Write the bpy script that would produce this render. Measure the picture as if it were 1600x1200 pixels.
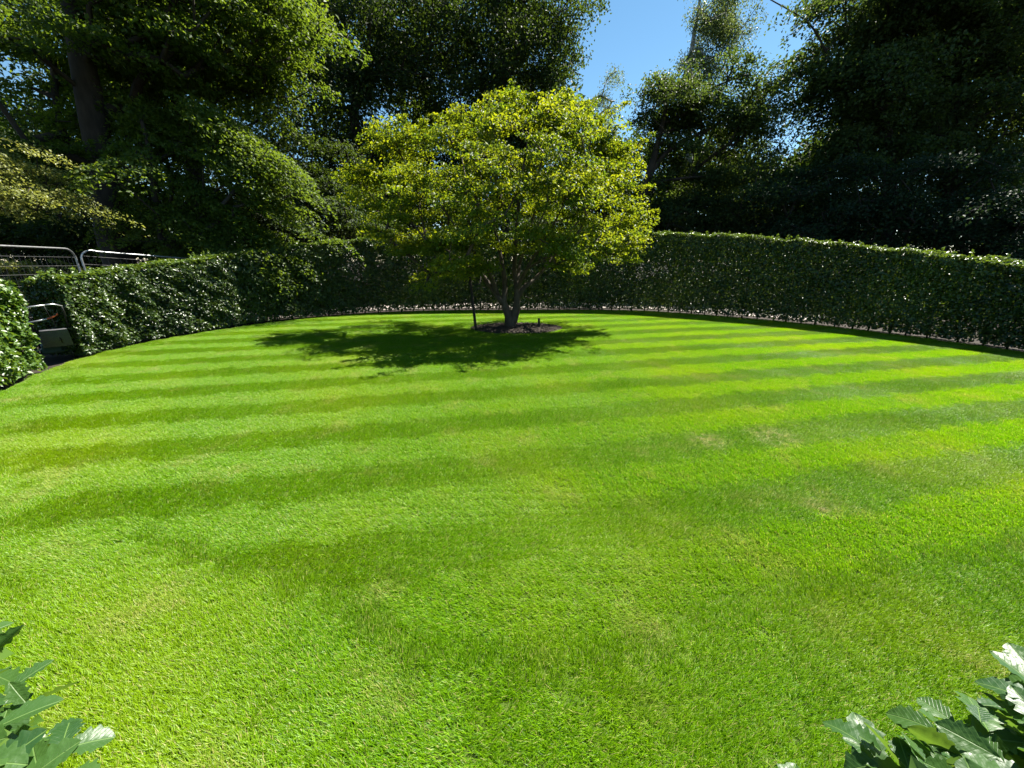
import bpy, math, random
import numpy as np
from mathutils import Vector, Matrix

for o in list(bpy.data.objects):
    bpy.data.objects.remove(o)
scene = bpy.context.scene
COL = scene.collection
R = math.radians
rng = np.random.default_rng(7)
random.seed(7)

# ------------------------------------------------------------------ camera
CAM_H = 1.7
PITCH = R(18.23)
FPX = 592.0                      # focal length in pixels of a 1600 px wide frame
cam_d = bpy.data.cameras.new('camera')
cam_d.sensor_width = 36.0
cam_d.lens = 36.0 * FPX / 1600.0
cam_d.clip_start = 0.05
cam_d.clip_end = 600
cam = bpy.data.objects.new('camera', cam_d)
COL.objects.link(cam)
cam.location = (0, 0, CAM_H)
cam.rotation_euler = (R(90) - PITCH, 0, 0)
scene.camera = cam

# ------------------------------------------------------------------ sky, sun, exposure
SUN_EL = R(58)
SUN_AZ = R(50)                   # to the right of straight ahead
sun_dir = Vector((math.sin(SUN_AZ) * math.cos(SUN_EL), math.cos(SUN_AZ) * math.cos(SUN_EL), math.sin(SUN_EL)))
world = bpy.data.worlds.new('World')
scene.world = world
world.use_nodes = True
wn = world.node_tree
bg = wn.nodes['Background']
sky = wn.nodes.new('ShaderNodeTexSky')
sky.sky_type = 'NISHITA'
sky.sun_disc = False
sky.sun_elevation = SUN_EL
sky.sun_rotation = SUN_AZ
sky.air_density = 0.85
sky.dust_density = 0.1
sky.ozone_density = 1.0
hs = wn.nodes.new('ShaderNodeHueSaturation')
hs.inputs['Saturation'].default_value = 1.15
hs.inputs['Hue'].default_value = 0.485
wn.links.new(sky.outputs[0], hs.inputs['Color'])
wn.links.new(hs.outputs[0], bg.inputs['Color'])
bg.inputs['Strength'].default_value = 0.05
sl = bpy.data.lights.new('sun', 'SUN')
sl.energy = 5.0
sl.angle = R(0.53)
sl.color = (1.0, 0.95, 0.86)
sun = bpy.data.objects.new('sun', sl)
COL.objects.link(sun)
sun.rotation_euler = sun_dir.to_track_quat('Z', 'Y').to_euler()
sun.location = sun_dir * 60
vs = scene.view_settings
vs.view_transform = 'Standard'
vs.look = 'None'
vs.exposure = 1.9
vs.gamma = 1.0
vs.use_curve_mapping = False
scene.render.engine = 'CYCLES'
scene.cycles.max_bounces = 7
scene.cycles.transmission_bounces = 6
scene.cycles.diffuse_bounces = 4

# ------------------------------------------------------------------ helpers
cp, sp = math.cos(PITCH), math.sin(PITCH)


def P(x, y, Y):
    """the point at forward distance Y seen at photo pixel x, y"""
    v = y - 600.0
    fwd = FPX * cp - v * sp
    up = -FPX * sp - v * cp
    return np.array([(x - 800.0) / fwd * Y, Y, CAM_H + up / fwd * Y])


def tag(o, label=None, cat=None, group=None, kind=None):
    if label: o['label'] = label
    if cat: o['category'] = cat
    if group: o['group'] = group
    if kind: o['kind'] = kind
    return o


def empty(name, loc=(0, 0, 0), rz=0.0):
    o = bpy.data.objects.new(name, None)
    o.empty_display_size = 0.2
    COL.objects.link(o)
    o.location = loc
    o.rotation_euler = (0, 0, rz)
    return o


def mesh_np(name, verts, faces, mat=None, smooth=False, attrs=None):
    """verts (N,3); faces (M,k) int array"""
    me = bpy.data.meshes.new(name)
    verts = np.asarray(verts, dtype=np.float32)
    faces = np.asarray(faces, dtype=np.int32)
    k = faces.shape[1]
    me.vertices.add(len(verts))
    me.vertices.foreach_set('co', verts.ravel())
    me.loops.add(faces.size)
    me.loops.foreach_set('vertex_index', faces.ravel())
    me.polygons.add(len(faces))
    me.polygons.foreach_set('loop_start', np.arange(0, faces.size, k, dtype=np.int32))
    if smooth:
        me.polygons.foreach_set('use_smooth', np.ones(len(faces), dtype=bool))
    if attrs:
        for an, av in attrs.items():
            a = me.attributes.new(an, 'FLOAT', 'POINT')
            a.data.foreach_set('value', np.asarray(av, dtype=np.float32))
    me.update(calc_edges=True)
    if mat: me.materials.append(mat)
    return me


def obj(name, me, parent=None, world_pts=True):
    o = bpy.data.objects.new(name, me)
    COL.objects.link(o)
    if parent is not None:
        o.parent = parent
        if world_pts:                      # mesh points are in world space
            o.matrix_parent_inverse = Matrix.LocRotScale(parent.location, parent.rotation_euler, None).inverted()
    return o


def unit(a):
    return a / np.maximum(np.linalg.norm(a, axis=-1, keepdims=True), 1e-9)


def tube_pts(pts, rad, k=8, closed_ends=True):
    pts = np.asarray(pts, float); n = len(pts)
    rad = np.broadcast_to(np.asarray(rad, float), (n,))
    tan = np.gradient(pts, axis=0); tan = unit(tan)
    ref = np.array([0.0, 0, 1]) if abs(tan[0][2]) < 0.8 else np.array([1.0, 0, 0])
    vs_, prev = [], ref
    for i in range(n):
        u = np.cross(tan[i], prev)
        if np.linalg.norm(u) < 1e-6: u = np.cross(tan[i], [0.3, 1, 0.2])
        u = u / np.linalg.norm(u); w = np.cross(u, tan[i]); prev = w
        a = np.arange(k) * 2 * np.pi / k
        vs_.append(pts[i] + rad[i] * (np.cos(a)[:, None] * u + np.sin(a)[:, None] * w))
    V = np.concatenate(vs_)
    F = []
    for i in range(n - 1):
        for j in range(k):
            a, b = i * k + j, i * k + (j + 1) % k
            F.append((a, b, b + k, a + k))
    if closed_ends:
        V = np.vstack([V, pts[0], pts[-1]])
        c0, c1 = len(V) - 2, len(V) - 1
        for j in range(k):
            F.append((c0, (j + 1) % k, j, j))
            F.append((c1, (n - 1) * k + j, (n - 1) * k + (j + 1) % k, (n - 1) * k + (j + 1) % k))
    return V, F


class MB:
    """collects polygons of any size and links them as one mesh object"""
    def __init__(s): s.v = []; s.f = []
    def add(s, V, F):
        n = len(s.v)
        s.v.extend([tuple(map(float, p)) for p in V])
        for f in F:
            g = []
            for i in f:
                if (i + n) not in g: g.append(i + n)
            s.f.append(tuple(g))
        return s
    def tube(s, pts, rad, k=8): return s.add(*tube_pts(pts, rad, k))
    def box(s, c, size, rot=None, taper=1.0):
        x, y, z = [d / 2 for d in size]
        V = np.array([(-x, -y, -z), (x, -y, -z), (x, y, -z), (-x, y, -z),
                      (-x * taper, -y * taper, z), (x * taper, -y * taper, z), (x * taper, y * taper, z), (-x * taper, y * taper, z)])
        if rot is not None: V = V @ np.array(rot.to_3x3()).T
        return s.add(V + np.array(c), [(0, 3, 2, 1), (4, 5, 6, 7), (0, 1, 5, 4), (1, 2, 6, 5), (2, 3, 7, 6), (3, 0, 4, 7)])
    def mesh(s, name, mat, smooth=False):
        me = bpy.data.meshes.new(name)
        me.from_pydata(s.v, [], s.f)
        if smooth:
            me.polygons.foreach_set('use_smooth', np.ones(len(me.polygons), dtype=bool))
        me.materials.append(mat); me.update()
        return me
    def build(s, name, mat, parent=None, smooth=False, bevel=0):
        o = obj(name, s.mesh(name, mat, smooth), parent)
        if bevel:
            b = o.modifiers.new('bevel', 'BEVEL'); b.width = bevel; b.segments = 2
        return o


def catmull(pts, n=24, closed=False):
    pts = np.asarray(pts, float); out = []
    N = len(pts)
    rngi = range(N) if closed else range(N - 1)
    for i in rngi:
        if closed:
            p0, p1, p2, p3 = pts[(i - 1) % N], pts[i], pts[(i + 1) % N], pts[(i + 2) % N]
        else:
            p1, p2 = pts[i], pts[i + 1]
            p0 = pts[i - 1] if i else 2 * p1 - p2
            p3 = pts[i + 2] if i + 2 < N else 2 * p2 - p1
        t = np.linspace(0, 1, n, endpoint=False)[:, None]
        out.append(0.5 * ((2 * p1) + (-p0 + p2) * t + (2 * p0 - 5 * p1 + 4 * p2 - p3) * t ** 2 + (-p0 + 3 * p1 - 3 * p2 + p3) * t ** 3))
    r = np.concatenate(out)
    return r if closed else np.vstack([r, pts[-1]])


def vnoise(p, scale, seed=0):
    """smooth value noise in -1..1 from sums of sines, p (N,d)"""
    r = np.random.default_rng(seed)
    s = np.zeros(len(p))
    for i in range(5):
        k = r.normal(size=p.shape[1]); k /= np.linalg.norm(k)
        s += np.sin(p @ k * scale * (0.7 + 0.35 * i) + r.uniform(0, 6.28))
    return s / 3.0


# ------------------------------------------------------------------ materials
def nodemat(name):
    m = bpy.data.materials.new(name); m.use_nodes = True
    nt = m.node_tree; nt.nodes.clear()
    out = nt.nodes.new('ShaderNodeOutputMaterial')
    return m, nt, out


def N(nt, t, **kw):
    n = nt.nodes.new(t)
    for k, v in kw.items():
        if hasattr(n, k): setattr(n, k, v)
        else: n.inputs[k].default_value = v
    return n


def leaf_mat(name, c1, c2, t1, t2, trans=0.4, rough=0.42, spec=0.5):
    """two-sided leaf: c1..c2 reflected colour and t1..t2 transmitted colour, mixed by the per-leaf value 'rnd'"""
    m, nt, out = nodemat(name)
    at = N(nt, 'ShaderNodeAttribute', attribute_name='rnd')
    mx = N(nt, 'ShaderNodeMix', data_type='RGBA')
    mx.inputs[6].default_value = (*c1, 1); mx.inputs[7].default_value = (*c2, 1)
    mt = N(nt, 'ShaderNodeMix', data_type='RGBA')
    mt.inputs[6].default_value = (*t1, 1); mt.inputs[7].default_value = (*t2, 1)
    nt.links.new(at.outputs['Fac'], mx.inputs[0]); nt.links.new(at.outputs['Fac'], mt.inputs[0])
    pb = N(nt, 'ShaderNodeBsdfPrincipled')
    pb.inputs['Roughness'].default_value = rough
    pb.inputs['Specular IOR Level'].default_value = spec
    nt.links.new(mx.outputs[2], pb.inputs['Base Color'])
    tr = N(nt, 'ShaderNodeBsdfTranslucent')
    nt.links.new(mt.outputs[2], tr.inputs['Color'])
    ms = N(nt, 'ShaderNodeMixShader'); ms.inputs[0].default_value = trans
    nt.links.new(pb.outputs[0], ms.inputs[1]); nt.links.new(tr.outputs[0], ms.inputs[2])
    nt.links.new(ms.outputs[0], out.inputs['Surface'])
    return m


def rough_mat(name, c1, c2, scale=8.0, rough=0.85, bump=0.3, metallic=0.0, detail=6, stretch=None, spec=0.3):
    m, nt, out = nodemat(name)
    tc = N(nt, 'ShaderNodeTexCoord')
    mp = N(nt, 'ShaderNodeMapping')
    if stretch: mp.inputs['Scale'].default_value = stretch
    nz = N(nt, 'ShaderNodeTexNoise'); nz.inputs['Scale'].default_value = scale; nz.inputs['Detail'].default_value = detail
    nz.inputs['Roughness'].default_value = 0.65
    cr = N(nt, 'ShaderNodeValToRGB')
    cr.color_ramp.elements[0].position = 0.35; cr.color_ramp.elements[0].color = (*c1, 1)
    cr.color_ramp.elements[1].position = 0.68; cr.color_ramp.elements[1].color = (*c2, 1)
    pb = N(nt, 'ShaderNodeBsdfPrincipled')
    pb.inputs['Roughness'].default_value = rough; pb.inputs['Metallic'].default_value = metallic
    pb.inputs['Specular IOR Level'].default_value = spec
    bp = N(nt, 'ShaderNodeBump'); bp.inputs['Strength'].default_value = bump; bp.inputs['Distance'].default_value = 0.02
    L = nt.links.new
    L(tc.outputs['Object'], mp.inputs['Vector']); L(mp.outputs[0], nz.inputs['Vector'])
    L(nz.outputs['Fac'], cr.inputs[0]); L(cr.outputs[0], pb.inputs['Base Color'])
    L(nz.outputs['Fac'], bp.inputs['Height']); L(bp.outputs[0], pb.inputs['Normal'])
    L(pb.outputs[0], out.inputs['Surface'])
    return m


M = {}
M['bark_maple'] = rough_mat('bark_maple', (0.035, 0.026, 0.018), (0.09, 0.068, 0.047), 9, 0.8, 0.4, stretch=(1, 1, 0.35))
M['bark_dark'] = rough_mat('bark_dark', (0.018, 0.015, 0.012), (0.045, 0.037, 0.029), 6, 0.9, 0.5, stretch=(1, 1, 0.3))
M['bark_birch'] = rough_mat('bark_birch', (0.09, 0.085, 0.08), (0.5, 0.49, 0.46), 3, 0.8, 0.3, stretch=(1, 1, 3))
M['soil'] = rough_mat('soil', (0.012, 0.009, 0.006), (0.032, 0.024, 0.016), 5, 0.95, 0.6)
M['turf_soil'] = rough_mat('turf_soil', (0.035, 0.060, 0.006), (0.075, 0.115, 0.010), 14, 0.95, 0.5)
M['gravel'] = rough_mat('gravel', (0.26, 0.23, 0.20), (0.42, 0.38, 0.34), 30, 0.9, 0.5)
M['chip'] = rough_mat('bark_chip', (0.022, 0.017, 0.013), (0.07, 0.052, 0.038), 22, 0.85, 0.4)
M['steel'] = rough_mat('galvanised_steel', (0.26, 0.265, 0.27), (0.40, 0.405, 0.41), 20, 0.45, 0.1, metallic=0.85)
M['wire'] = rough_mat('dull_wire', (0.05, 0.05, 0.05), (0.09, 0.09, 0.09), 20, 0.6, 0.1, metallic=0.3)
M['black'] = rough_mat('black_plastic', (0.008, 0.008, 0.008), (0.018, 0.018, 0.018), 20, 0.5, 0.1)
M['stake'] = rough_mat('dark_wood', (0.015, 0.012, 0.010), (0.035, 0.027, 0.02), 12, 0.85, 0.4, stretch=(1, 1, 0.2))
M['orange'] = rough_mat('orange_plastic', (0.40, 0.07, 0.02), (0.5, 0.10, 0.03), 20, 0.4, 0.05)
M['bag'] = rough_mat('grey_fabric', (0.05, 0.05, 0.052), (0.085, 0.085, 0.088), 60, 0.9, 0.3)
M['alu'] = rough_mat('brushed_metal', (0.4, 0.4, 0.41), (0.55, 0.55, 0.56), 30, 0.4, 0.05, metallic=0.8)
M['deck'] = rough_mat('dark_green_enamel', (0.012, 0.03, 0.018), (0.02, 0.045, 0.026), 10, 0.4, 0.05)
M['rubber'] = rough_mat('rubber', (0.012, 0.012, 0.012), (0.025, 0.025, 0.025), 30, 0.85, 0.2)
M['concrete'] = rough_mat('concrete', (0.22, 0.21, 0.20), (0.34, 0.33, 0.31), 12, 0.9, 0.4)
M['rope'] = rough_mat('rope', (0.03, 0.028, 0.025), (0.06, 0.055, 0.05), 40, 0.9, 0.3)

M['maple'] = leaf_mat('maple_leaf', (0.030, 0.072, 0.007), (0.10, 0.150, 0.012), (0.10, 0.20, 0.008), (0.48, 0.50, 0.010), 0.42, 0.48, 0.22)
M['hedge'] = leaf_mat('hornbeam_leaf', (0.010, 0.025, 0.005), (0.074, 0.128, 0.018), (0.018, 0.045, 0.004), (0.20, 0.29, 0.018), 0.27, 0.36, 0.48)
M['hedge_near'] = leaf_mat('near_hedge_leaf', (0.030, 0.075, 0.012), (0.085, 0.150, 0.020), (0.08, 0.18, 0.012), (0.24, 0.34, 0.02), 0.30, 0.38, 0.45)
M['beech'] = leaf_mat('beech_leaf', (0.020, 0.045, 0.007), (0.055, 0.092, 0.012), (0.10, 0.18, 0.010), (0.25, 0.34, 0.018), 0.37, 0.55, 0.22)
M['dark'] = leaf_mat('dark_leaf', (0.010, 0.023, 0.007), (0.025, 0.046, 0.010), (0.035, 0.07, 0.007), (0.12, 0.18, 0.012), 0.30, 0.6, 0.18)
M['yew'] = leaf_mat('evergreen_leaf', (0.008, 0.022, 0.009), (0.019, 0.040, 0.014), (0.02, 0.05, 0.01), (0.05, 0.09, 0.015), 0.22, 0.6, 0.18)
M['birch'] = leaf_mat('birch_leaf', (0.055, 0.085, 0.035), (0.095, 0.125, 0.045), (0.14, 0.20, 0.04), (0.22, 0.28, 0.05), 0.38, 0.55, 0.25)
M['oak'] = leaf_mat('oak_leaf', (0.020, 0.040, 0.013), (0.044, 0.070, 0.018), (0.06, 0.11, 0.014), (0.17, 0.24, 0.025), 0.33, 0.58, 0.2)
M['pale'] = leaf_mat('pale_leaf', (0.12, 0.15, 0.03), (0.20, 0.21, 0.05), (0.28, 0.32, 0.04), (0.38, 0.38, 0.06), 0.38, 0.45, 0.4)


def grass_mat():
    m, nt, out = nodemat('grass_blade')
    L = nt.links.new
    geo = N(nt, 'ShaderNodeNewGeometry')
    at = N(nt, 'ShaderNodeAttribute', attribute_name='rnd')
    oi = N(nt, 'ShaderNodeObjectInfo')
    n1 = N(nt, 'ShaderNodeTexNoise'); n1.inputs['Scale'].default_value = 0.55; n1.inputs['Detail'].default_value = 4
    n2 = N(nt, 'ShaderNodeTexNoise'); n2.inputs['Scale'].default_value = 2.3; n2.inputs['Detail'].default_value = 5
    L(geo.outputs['Position'], n1.inputs['Vector']); L(geo.outputs['Position'], n2.inputs['Vector'])

    def mixc(fac, a, b):
        mx = N(nt, 'ShaderNodeMix', data_type='RGBA')
        if isinstance(a, tuple): mx.inputs[6].default_value = (*a, 1)
        else: L(a, mx.inputs[6])
        if isinstance(b, tuple): mx.inputs[7].default_value = (*b, 1)
        else: L(b, mx.inputs[7])
        L(fac, mx.inputs[0])
        return mx.outputs[2]

    def ramp(src, a, b):
        r = N(nt, 'ShaderNodeMapRange'); r.inputs['From Min'].default_value = a; r.inputs['From Max'].default_value = b
        L(src, r.inputs['Value']); return r.outputs['Result']

    def mul(a, b):
        q = N(nt, 'ShaderNodeMath', operation='MULTIPLY')
        L(a, q.inputs[0])
        if isinstance(b, float): q.inputs[1].default_value = b
        else: L(b, q.inputs[1])
        return q.outputs[0]
    # fresh green, a yellower green in patches, straw coloured dry blades (more of them in worn spots)
    blade = mixc(at.outputs['Fac'], (0.055, 0.150, 0.001), (0.185, 0.340, 0.002))
    yel = ramp(n1.outputs['Fac'], 0.46, 0.70)
    c = mixc(mul(yel, 0.5), blade, (0.23, 0.30, 0.004))
    dry_zone = ramp(n2.outputs['Fac'], 0.55, 0.72)
    dry_blade = ramp(at.outputs['Fac'], 0.45, 0.60)
    c = mixc(mul(mul(dry_zone, dry_blade), 0.6), c, (0.36, 0.30, 0.12))
    # a few worn straw patches, each a soft disc at its own place on the lawn
    prev = None
    for (px, py, pr) in WORN:
        vd = N(nt, 'ShaderNodeVectorMath', operation='DISTANCE')
        L(geo.outputs['Position'], vd.inputs[0]); vd.inputs[1].default_value = (px, py, 0.02)
        rr = N(nt, 'ShaderNodeMapRange'); rr.inputs['From Min'].default_value = pr; rr.inputs['From Max'].default_value = pr * 0.25
        L(vd.outputs['Value'], rr.inputs['Value'])
        if prev is None: prev = rr.outputs['Result']
        else:
            q = N(nt, 'ShaderNodeMath', operation='MAXIMUM'); L(prev, q.inputs[0]); L(rr.outputs['Result'], q.inputs[1]); prev = q.outputs[0]
    n3 = N(nt, 'ShaderNodeTexNoise'); n3.inputs['Scale'].default_value = 14.0; n3.inputs['Detail'].default_value = 4
    L(geo.outputs['Position'], n3.inputs['Vector'])
    c = mixc(mul(mul(mul(prev, ramp(n3.outputs['Fac'], 0.38, 0.6)), ramp(at.outputs['Fac'], 0.25, 0.5)), 0.85), c, (0.50, 0.42, 0.24))
    always = ramp(at.outputs['Fac'], 0.93, 0.94)
    c = mixc(mul(always, 0.8), c, (0.36, 0.31, 0.12))
    pb = N(nt, 'ShaderNodeBsdfPrincipled')
    pb.inputs['Roughness'].default_value = 0.42; pb.inputs['Specular IOR Level'].default_value = 0.24
    L(c, pb.inputs['Base Color'])
    tr = N(nt, 'ShaderNodeBsdfTranslucent')
    g = N(nt, 'ShaderNodeMix', data_type='RGBA', blend_type='MULTIPLY'); g.inputs[0].default_value = 1.0
    L(c, g.inputs[6]); g.inputs[7].default_value = (1.7, 1.75, 0.9, 1)
    L(g.outputs[2], tr.inputs['Color'])
    ms = N(nt, 'ShaderNodeMixShader'); ms.inputs[0].default_value = 0.42
    L(pb.outputs[0], ms.inputs[1]); L(tr.outputs[0], ms.inputs[2])
    L(ms.outputs[0], out.inputs['Surface'])
    return m


# ------------------------------------------------------------------ the lawn's outline and the ground
OUTLINE = [(-0.45, 0.30), (-0.9, 0.46), (-1.9, 0.85), (-3.3, 1.45), (-4.9, 2.5), (-6.1, 3.65), (-6.85, 4.75), (-7.5, 5.9), (-7.75, 6.7),
           (-7.8, 8.2), (-7.0, 10.3), (-5.8, 11.7), (-4.2, 12.75), (-2.0, 13.25), (0, 13.35), (2.4, 13.4), (4.4, 13.15), (6.2, 12.1),
           (7.5, 11.0), (8.5, 9.8), (9.4, 8.2), (9.8, 6.9), (9.7, 5.4), (8.6, 3.6), (6.3, 2.0), (3.8, 1.15), (1.9, 0.75), (0.85, 0.42), (0.43, 0.30)]
OUT = catmull(OUTLINE, 10, closed=True)
CEN = np.array([1.0, 6.7])


def inside(p, poly):
    x, y = p[:, 0], p[:, 1]
    c = np.zeros(len(p), bool)
    j = len(poly) - 1
    for i in range(len(poly)):
        xi, yi = poly[i]; xj, yj = poly[j]
        t = ((yi > y) != (yj > y)) & (x < (xj - xi) * (y - yi) / (yj - yi + 1e-12) + xi)
        c ^= t; j = i
    return c


def edge_dist(p, poly):
    d = np.full(len(p), 1e9); tg = np.zeros((len(p), 2))
    nx = np.roll(poly, -1, axis=0)
    for a, b in zip(poly, nx):
        ab = b - a; t = np.clip(((p - a) @ ab) / (ab @ ab + 1e-12), 0, 1)
        dd = np.linalg.norm(p - (a + t[:, None] * ab), axis=1)
        m = dd < d; d[m] = dd[m]; tg[m] = ab / (np.linalg.norm(ab) + 1e-9)
    return d, tg


g = MB(); g.add([(-260, -260, -0.03), (260, -260, -0.03), (260, 300, -0.03), (-260, 300, -0.03)], [(0, 1, 2, 3)])
o = g.build('ground', M['soil']); tag(o, 'bare dark woodland soil around the lawn and under the trees', 'ground', kind='structure')

ring = OUT + unit(OUT - CEN) * 0.0
V = np.vstack([np.c_[ring, np.full(len(ring), 0.0)], [[CEN[0], CEN[1], 0.0]]])
n = len(ring)
F = [(i, (i + 1) % n, n) for i in range(n)]
lw = MB().add(V, F).build('lawn', M['turf_soil']); tag(lw, 'oval lawn mown in diagonal stripes inside the hedge', 'lawn', kind='structure')

# gravel walk outside the far hedge
m_ = OUT[(OUT[:, 1] > 5.5)]
i0 = np.argmin(np.hypot(m_[:, 0] + 7.8, m_[:, 1] - 8.2))
far = m_[(m_[:, 1] > 8.0) & ((m_[:, 0] < 7.0) | (m_[:, 1] > 10.5))]
order = np.argsort(-np.arctan2(far[:, 1] - CEN[1], far[:, 0] - CEN[0]))
far = far[order]
od = unit(far - CEN)
A, B = far + od * 0.95, far + od * 2.6
V = np.vstack([np.c_[A, np.full(len(A), -0.012)], np.c_[B, np.full(len(B), -0.012)]])
F = [(i, i + 1, len(A) + i + 1, len(A) + i) for i in range(len(A) - 1)]
pth = MB().add(V, F).build('path', M['gravel']); tag(pth, 'pale gravel path seen beneath the far hedge', 'path', kind='structure')

# ------------------------------------------------------------------ grass: instanced tufts leaning with the mower's passes
STRIPE = R(12.0)
PERIOD, PHASE = 0.91, 3.99
BED = (0.12, 9.75, 1.15, 0.80)           # mulch bed: centre and half axes
_w = [P(1105, 690, 1), P(1205, 686, 1), P(1280, 795, 1), P(1290, 640, 1), P(485, 1035, 1), P(1000, 1115, 1)]
WORN = []
for (px, py, pr) in [(1105, 690, 0.24), (1208, 684, 0.32), (1282, 796, 0.14)]:
    q = P(px, py, 1.0); s = CAM_H / (CAM_H - q[2])
    WORN.append((q[0] * s, s, pr))
M['grass'] = grass_mat()


def grass_patch(seed, half, nb, lo=0.026, hi=0.046, wid=0.0026):
    r = np.random.default_rng(seed)
    x = r.uniform(-half, half, nb); y = r.uniform(-half, half, nb)
    L_ = r.uniform(lo, hi, nb)
    az = r.normal(0, 0.52, nb)                      # heading of the lean, 0 = +x
    le = np.abs(r.normal(R(54), R(14), nb)); le = np.clip(le, R(5), R(80))
    stray = r.random(nb) < 0.14
    az[stray] = r.uniform(0, 6.28, stray.sum())
    d = np.c_[np.cos(az), np.sin(az), np.zeros(nb)]
    up = np.array([0, 0, 1.0])
    base = np.c_[x, y, np.full(nb, -0.002)]
    mid = base + (d * np.sin(le * 0.6)[:, None] + up * np.cos(le * 0.6)[:, None]) * (L_ * 0.5)[:, None]
    tip = mid + (d * np.sin(le * 1.25)[:, None] + up * np.cos(le * 1.25)[:, None]) * (L_ * 0.5)[:, None]
    tw = r.normal(0, 0.8, nb)
    side = np.c_[-np.sin(az + tw), np.cos(az + tw), np.zeros(nb)]
    w = r.uniform(0.7, 1.3, nb)[:, None] * wid * 0.5
    V = np.stack([base - side * w, base + side * w, mid - side * w * 0.9, mid + side * w * 0.9, tip], 1).reshape(-1, 3)
    i = np.arange(nb)[:, None] * 5
    F = np.concatenate([i + [0, 1, 3], i + [0, 3, 2], i + [2, 3, 4]])
    rn = np.repeat(r.random(nb), 5)
    return mesh_np('grass_tuft', V, F, M['grass'], attrs={'rnd': rn})


tuft_col = bpy.data.collections.new('grass_tufts')
NV = 8
for k in range(NV):
    to = bpy.data.objects.new('grass_tuft_%02d' % k, grass_patch(100 + k, 0.075, 480))
    tuft_col.objects.link(to)

step = 0.095
gx, gy = np.meshgrid(np.arange(-8.3, 10.3, step), np.arange(0.2, 13.8, step))
pts = np.c_[gx.ravel(), gy.ravel()] + rng.uniform(-0.03, 0.03, (gx.size, 2))
pts = pts[inside(pts, OUT)]
ed, tg = edge_dist(pts, OUT)
bed_r = np.hypot((pts[:, 0] - BED[0]) / BED[2], (pts[:, 1] - BED[1]) / BED[3])
ba = np.arctan2(pts[:, 1] - BED[1], pts[:, 0] - BED[0])
keep = (bed_r > 1.0 + 0.05 * np.sin(ba * 5) + 0.04 * np.sin(ba * 11)) & (ed > 0.05)
# only the part of the lawn the camera or a step aside of it can see
keep &= np.abs(pts[:, 0]) < 1.55 * pts[:, 1] + 2.2
pts, ed, tg = pts[keep], ed[keep], tg[keep]
q = -pts[:, 0] * math.sin(STRIPE) + pts[:, 1] * math.cos(STRIPE)
q = q + 0.012 * np.sin(pts[:, 0] * 0.9 + 1.0) + rng.normal(0, 0.012, len(q))
ph = ((PHASE - q) / PERIOD) % 1.0
dark = ph < 0.5
ang = np.where(dark, STRIPE, STRIPE + np.pi)
# headland passes along the edge
rw = np.where(pts[:, 1] < 4.5, np.where(pts[:, 0] < -2.5, 0.45, 0.9), 0.35)
ed = ed + 0.035 * vnoise(pts, 1.2, 21) + rng.normal(0, np.where(pts[:, 0] < -2.8, 0.25, 0.02), len(ed))
inring = ed < rw
ang = np.where(inring, np.arctan2(tg[:, 1], tg[:, 0]) + np.pi * ((pts[:, 0] + rng.normal(0, 0.6, len(pts)) > 0.0) & (pts[:, 1] < 4.5)), ang)
ang = np.where((np.abs(ed - rw) < 0.045) & (pts[:, 1] < 3.2), STRIPE + 1.2, ang)
ang = ang + rng.normal(0, 0.16, len(ang)) + 0.12 * vnoise(pts, 1.3, 5)
gm = bpy.data.meshes.new('grass')
gm.vertices.add(len(pts))
gm.vertices.foreach_set('co', np.c_[pts, np.full(len(pts), 0.002)].astype(np.float32).ravel())
a = gm.attributes.new('rot', 'FLOAT', 'POINT'); a.data.foreach_set('value', ang.astype(np.float32))
a = gm.attributes.new('sc', 'FLOAT', 'POINT')
sc = rng.uniform(0.85, 1.15, len(pts)) * (1 + 0.18 * vnoise(pts, 2.6, 9))
ridge = (np.abs(ed - rw) < 0.045) & (pts[:, 1] < 3.2)          # uncut ridge left between two passes
sc = np.where(ridge, sc * 1.22, sc)
a.data.foreach_set('value', sc.astype(np.float32))
a = gm.attributes.new('idx', 'INT', 'POINT'); a.data.foreach_set('value', rng.integers(0, NV, len(pts)).astype(np.int32))
grass = bpy.data.objects.new('grass', gm); COL.objects.link(grass)
tag(grass, 'short bright green grass blades mown in light and dark stripes', 'grass', kind='stuff')
gn = bpy.data.node_groups.new('grass_scatter', 'GeometryNodeTree')
gn.interface.new_socket('Geometry', in_out='INPUT', socket_type='NodeSocketGeometry')
gn.interface.new_socket('Geometry', in_out='OUTPUT', socket_type='NodeSocketGeometry')
gi = gn.nodes.new('NodeGroupInput'); go = gn.nodes.new('NodeGroupOutput')
m2p = gn.nodes.new('GeometryNodeMeshToPoints')
iop = gn.nodes.new('GeometryNodeInstanceOnPoints')
ci = gn.nodes.new('GeometryNodeCollectionInfo'); ci.inputs['Collection'].default_value = tuft_col
ci.inputs['Separate Children'].default_value = True; ci.inputs['Reset Children'].default_value = True


def named(nm, dt):
    x = gn.nodes.new('GeometryNodeInputNamedAttribute'); x.data_type = dt; x.inputs['Name'].default_value = nm; return x.outputs['Attribute']


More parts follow.
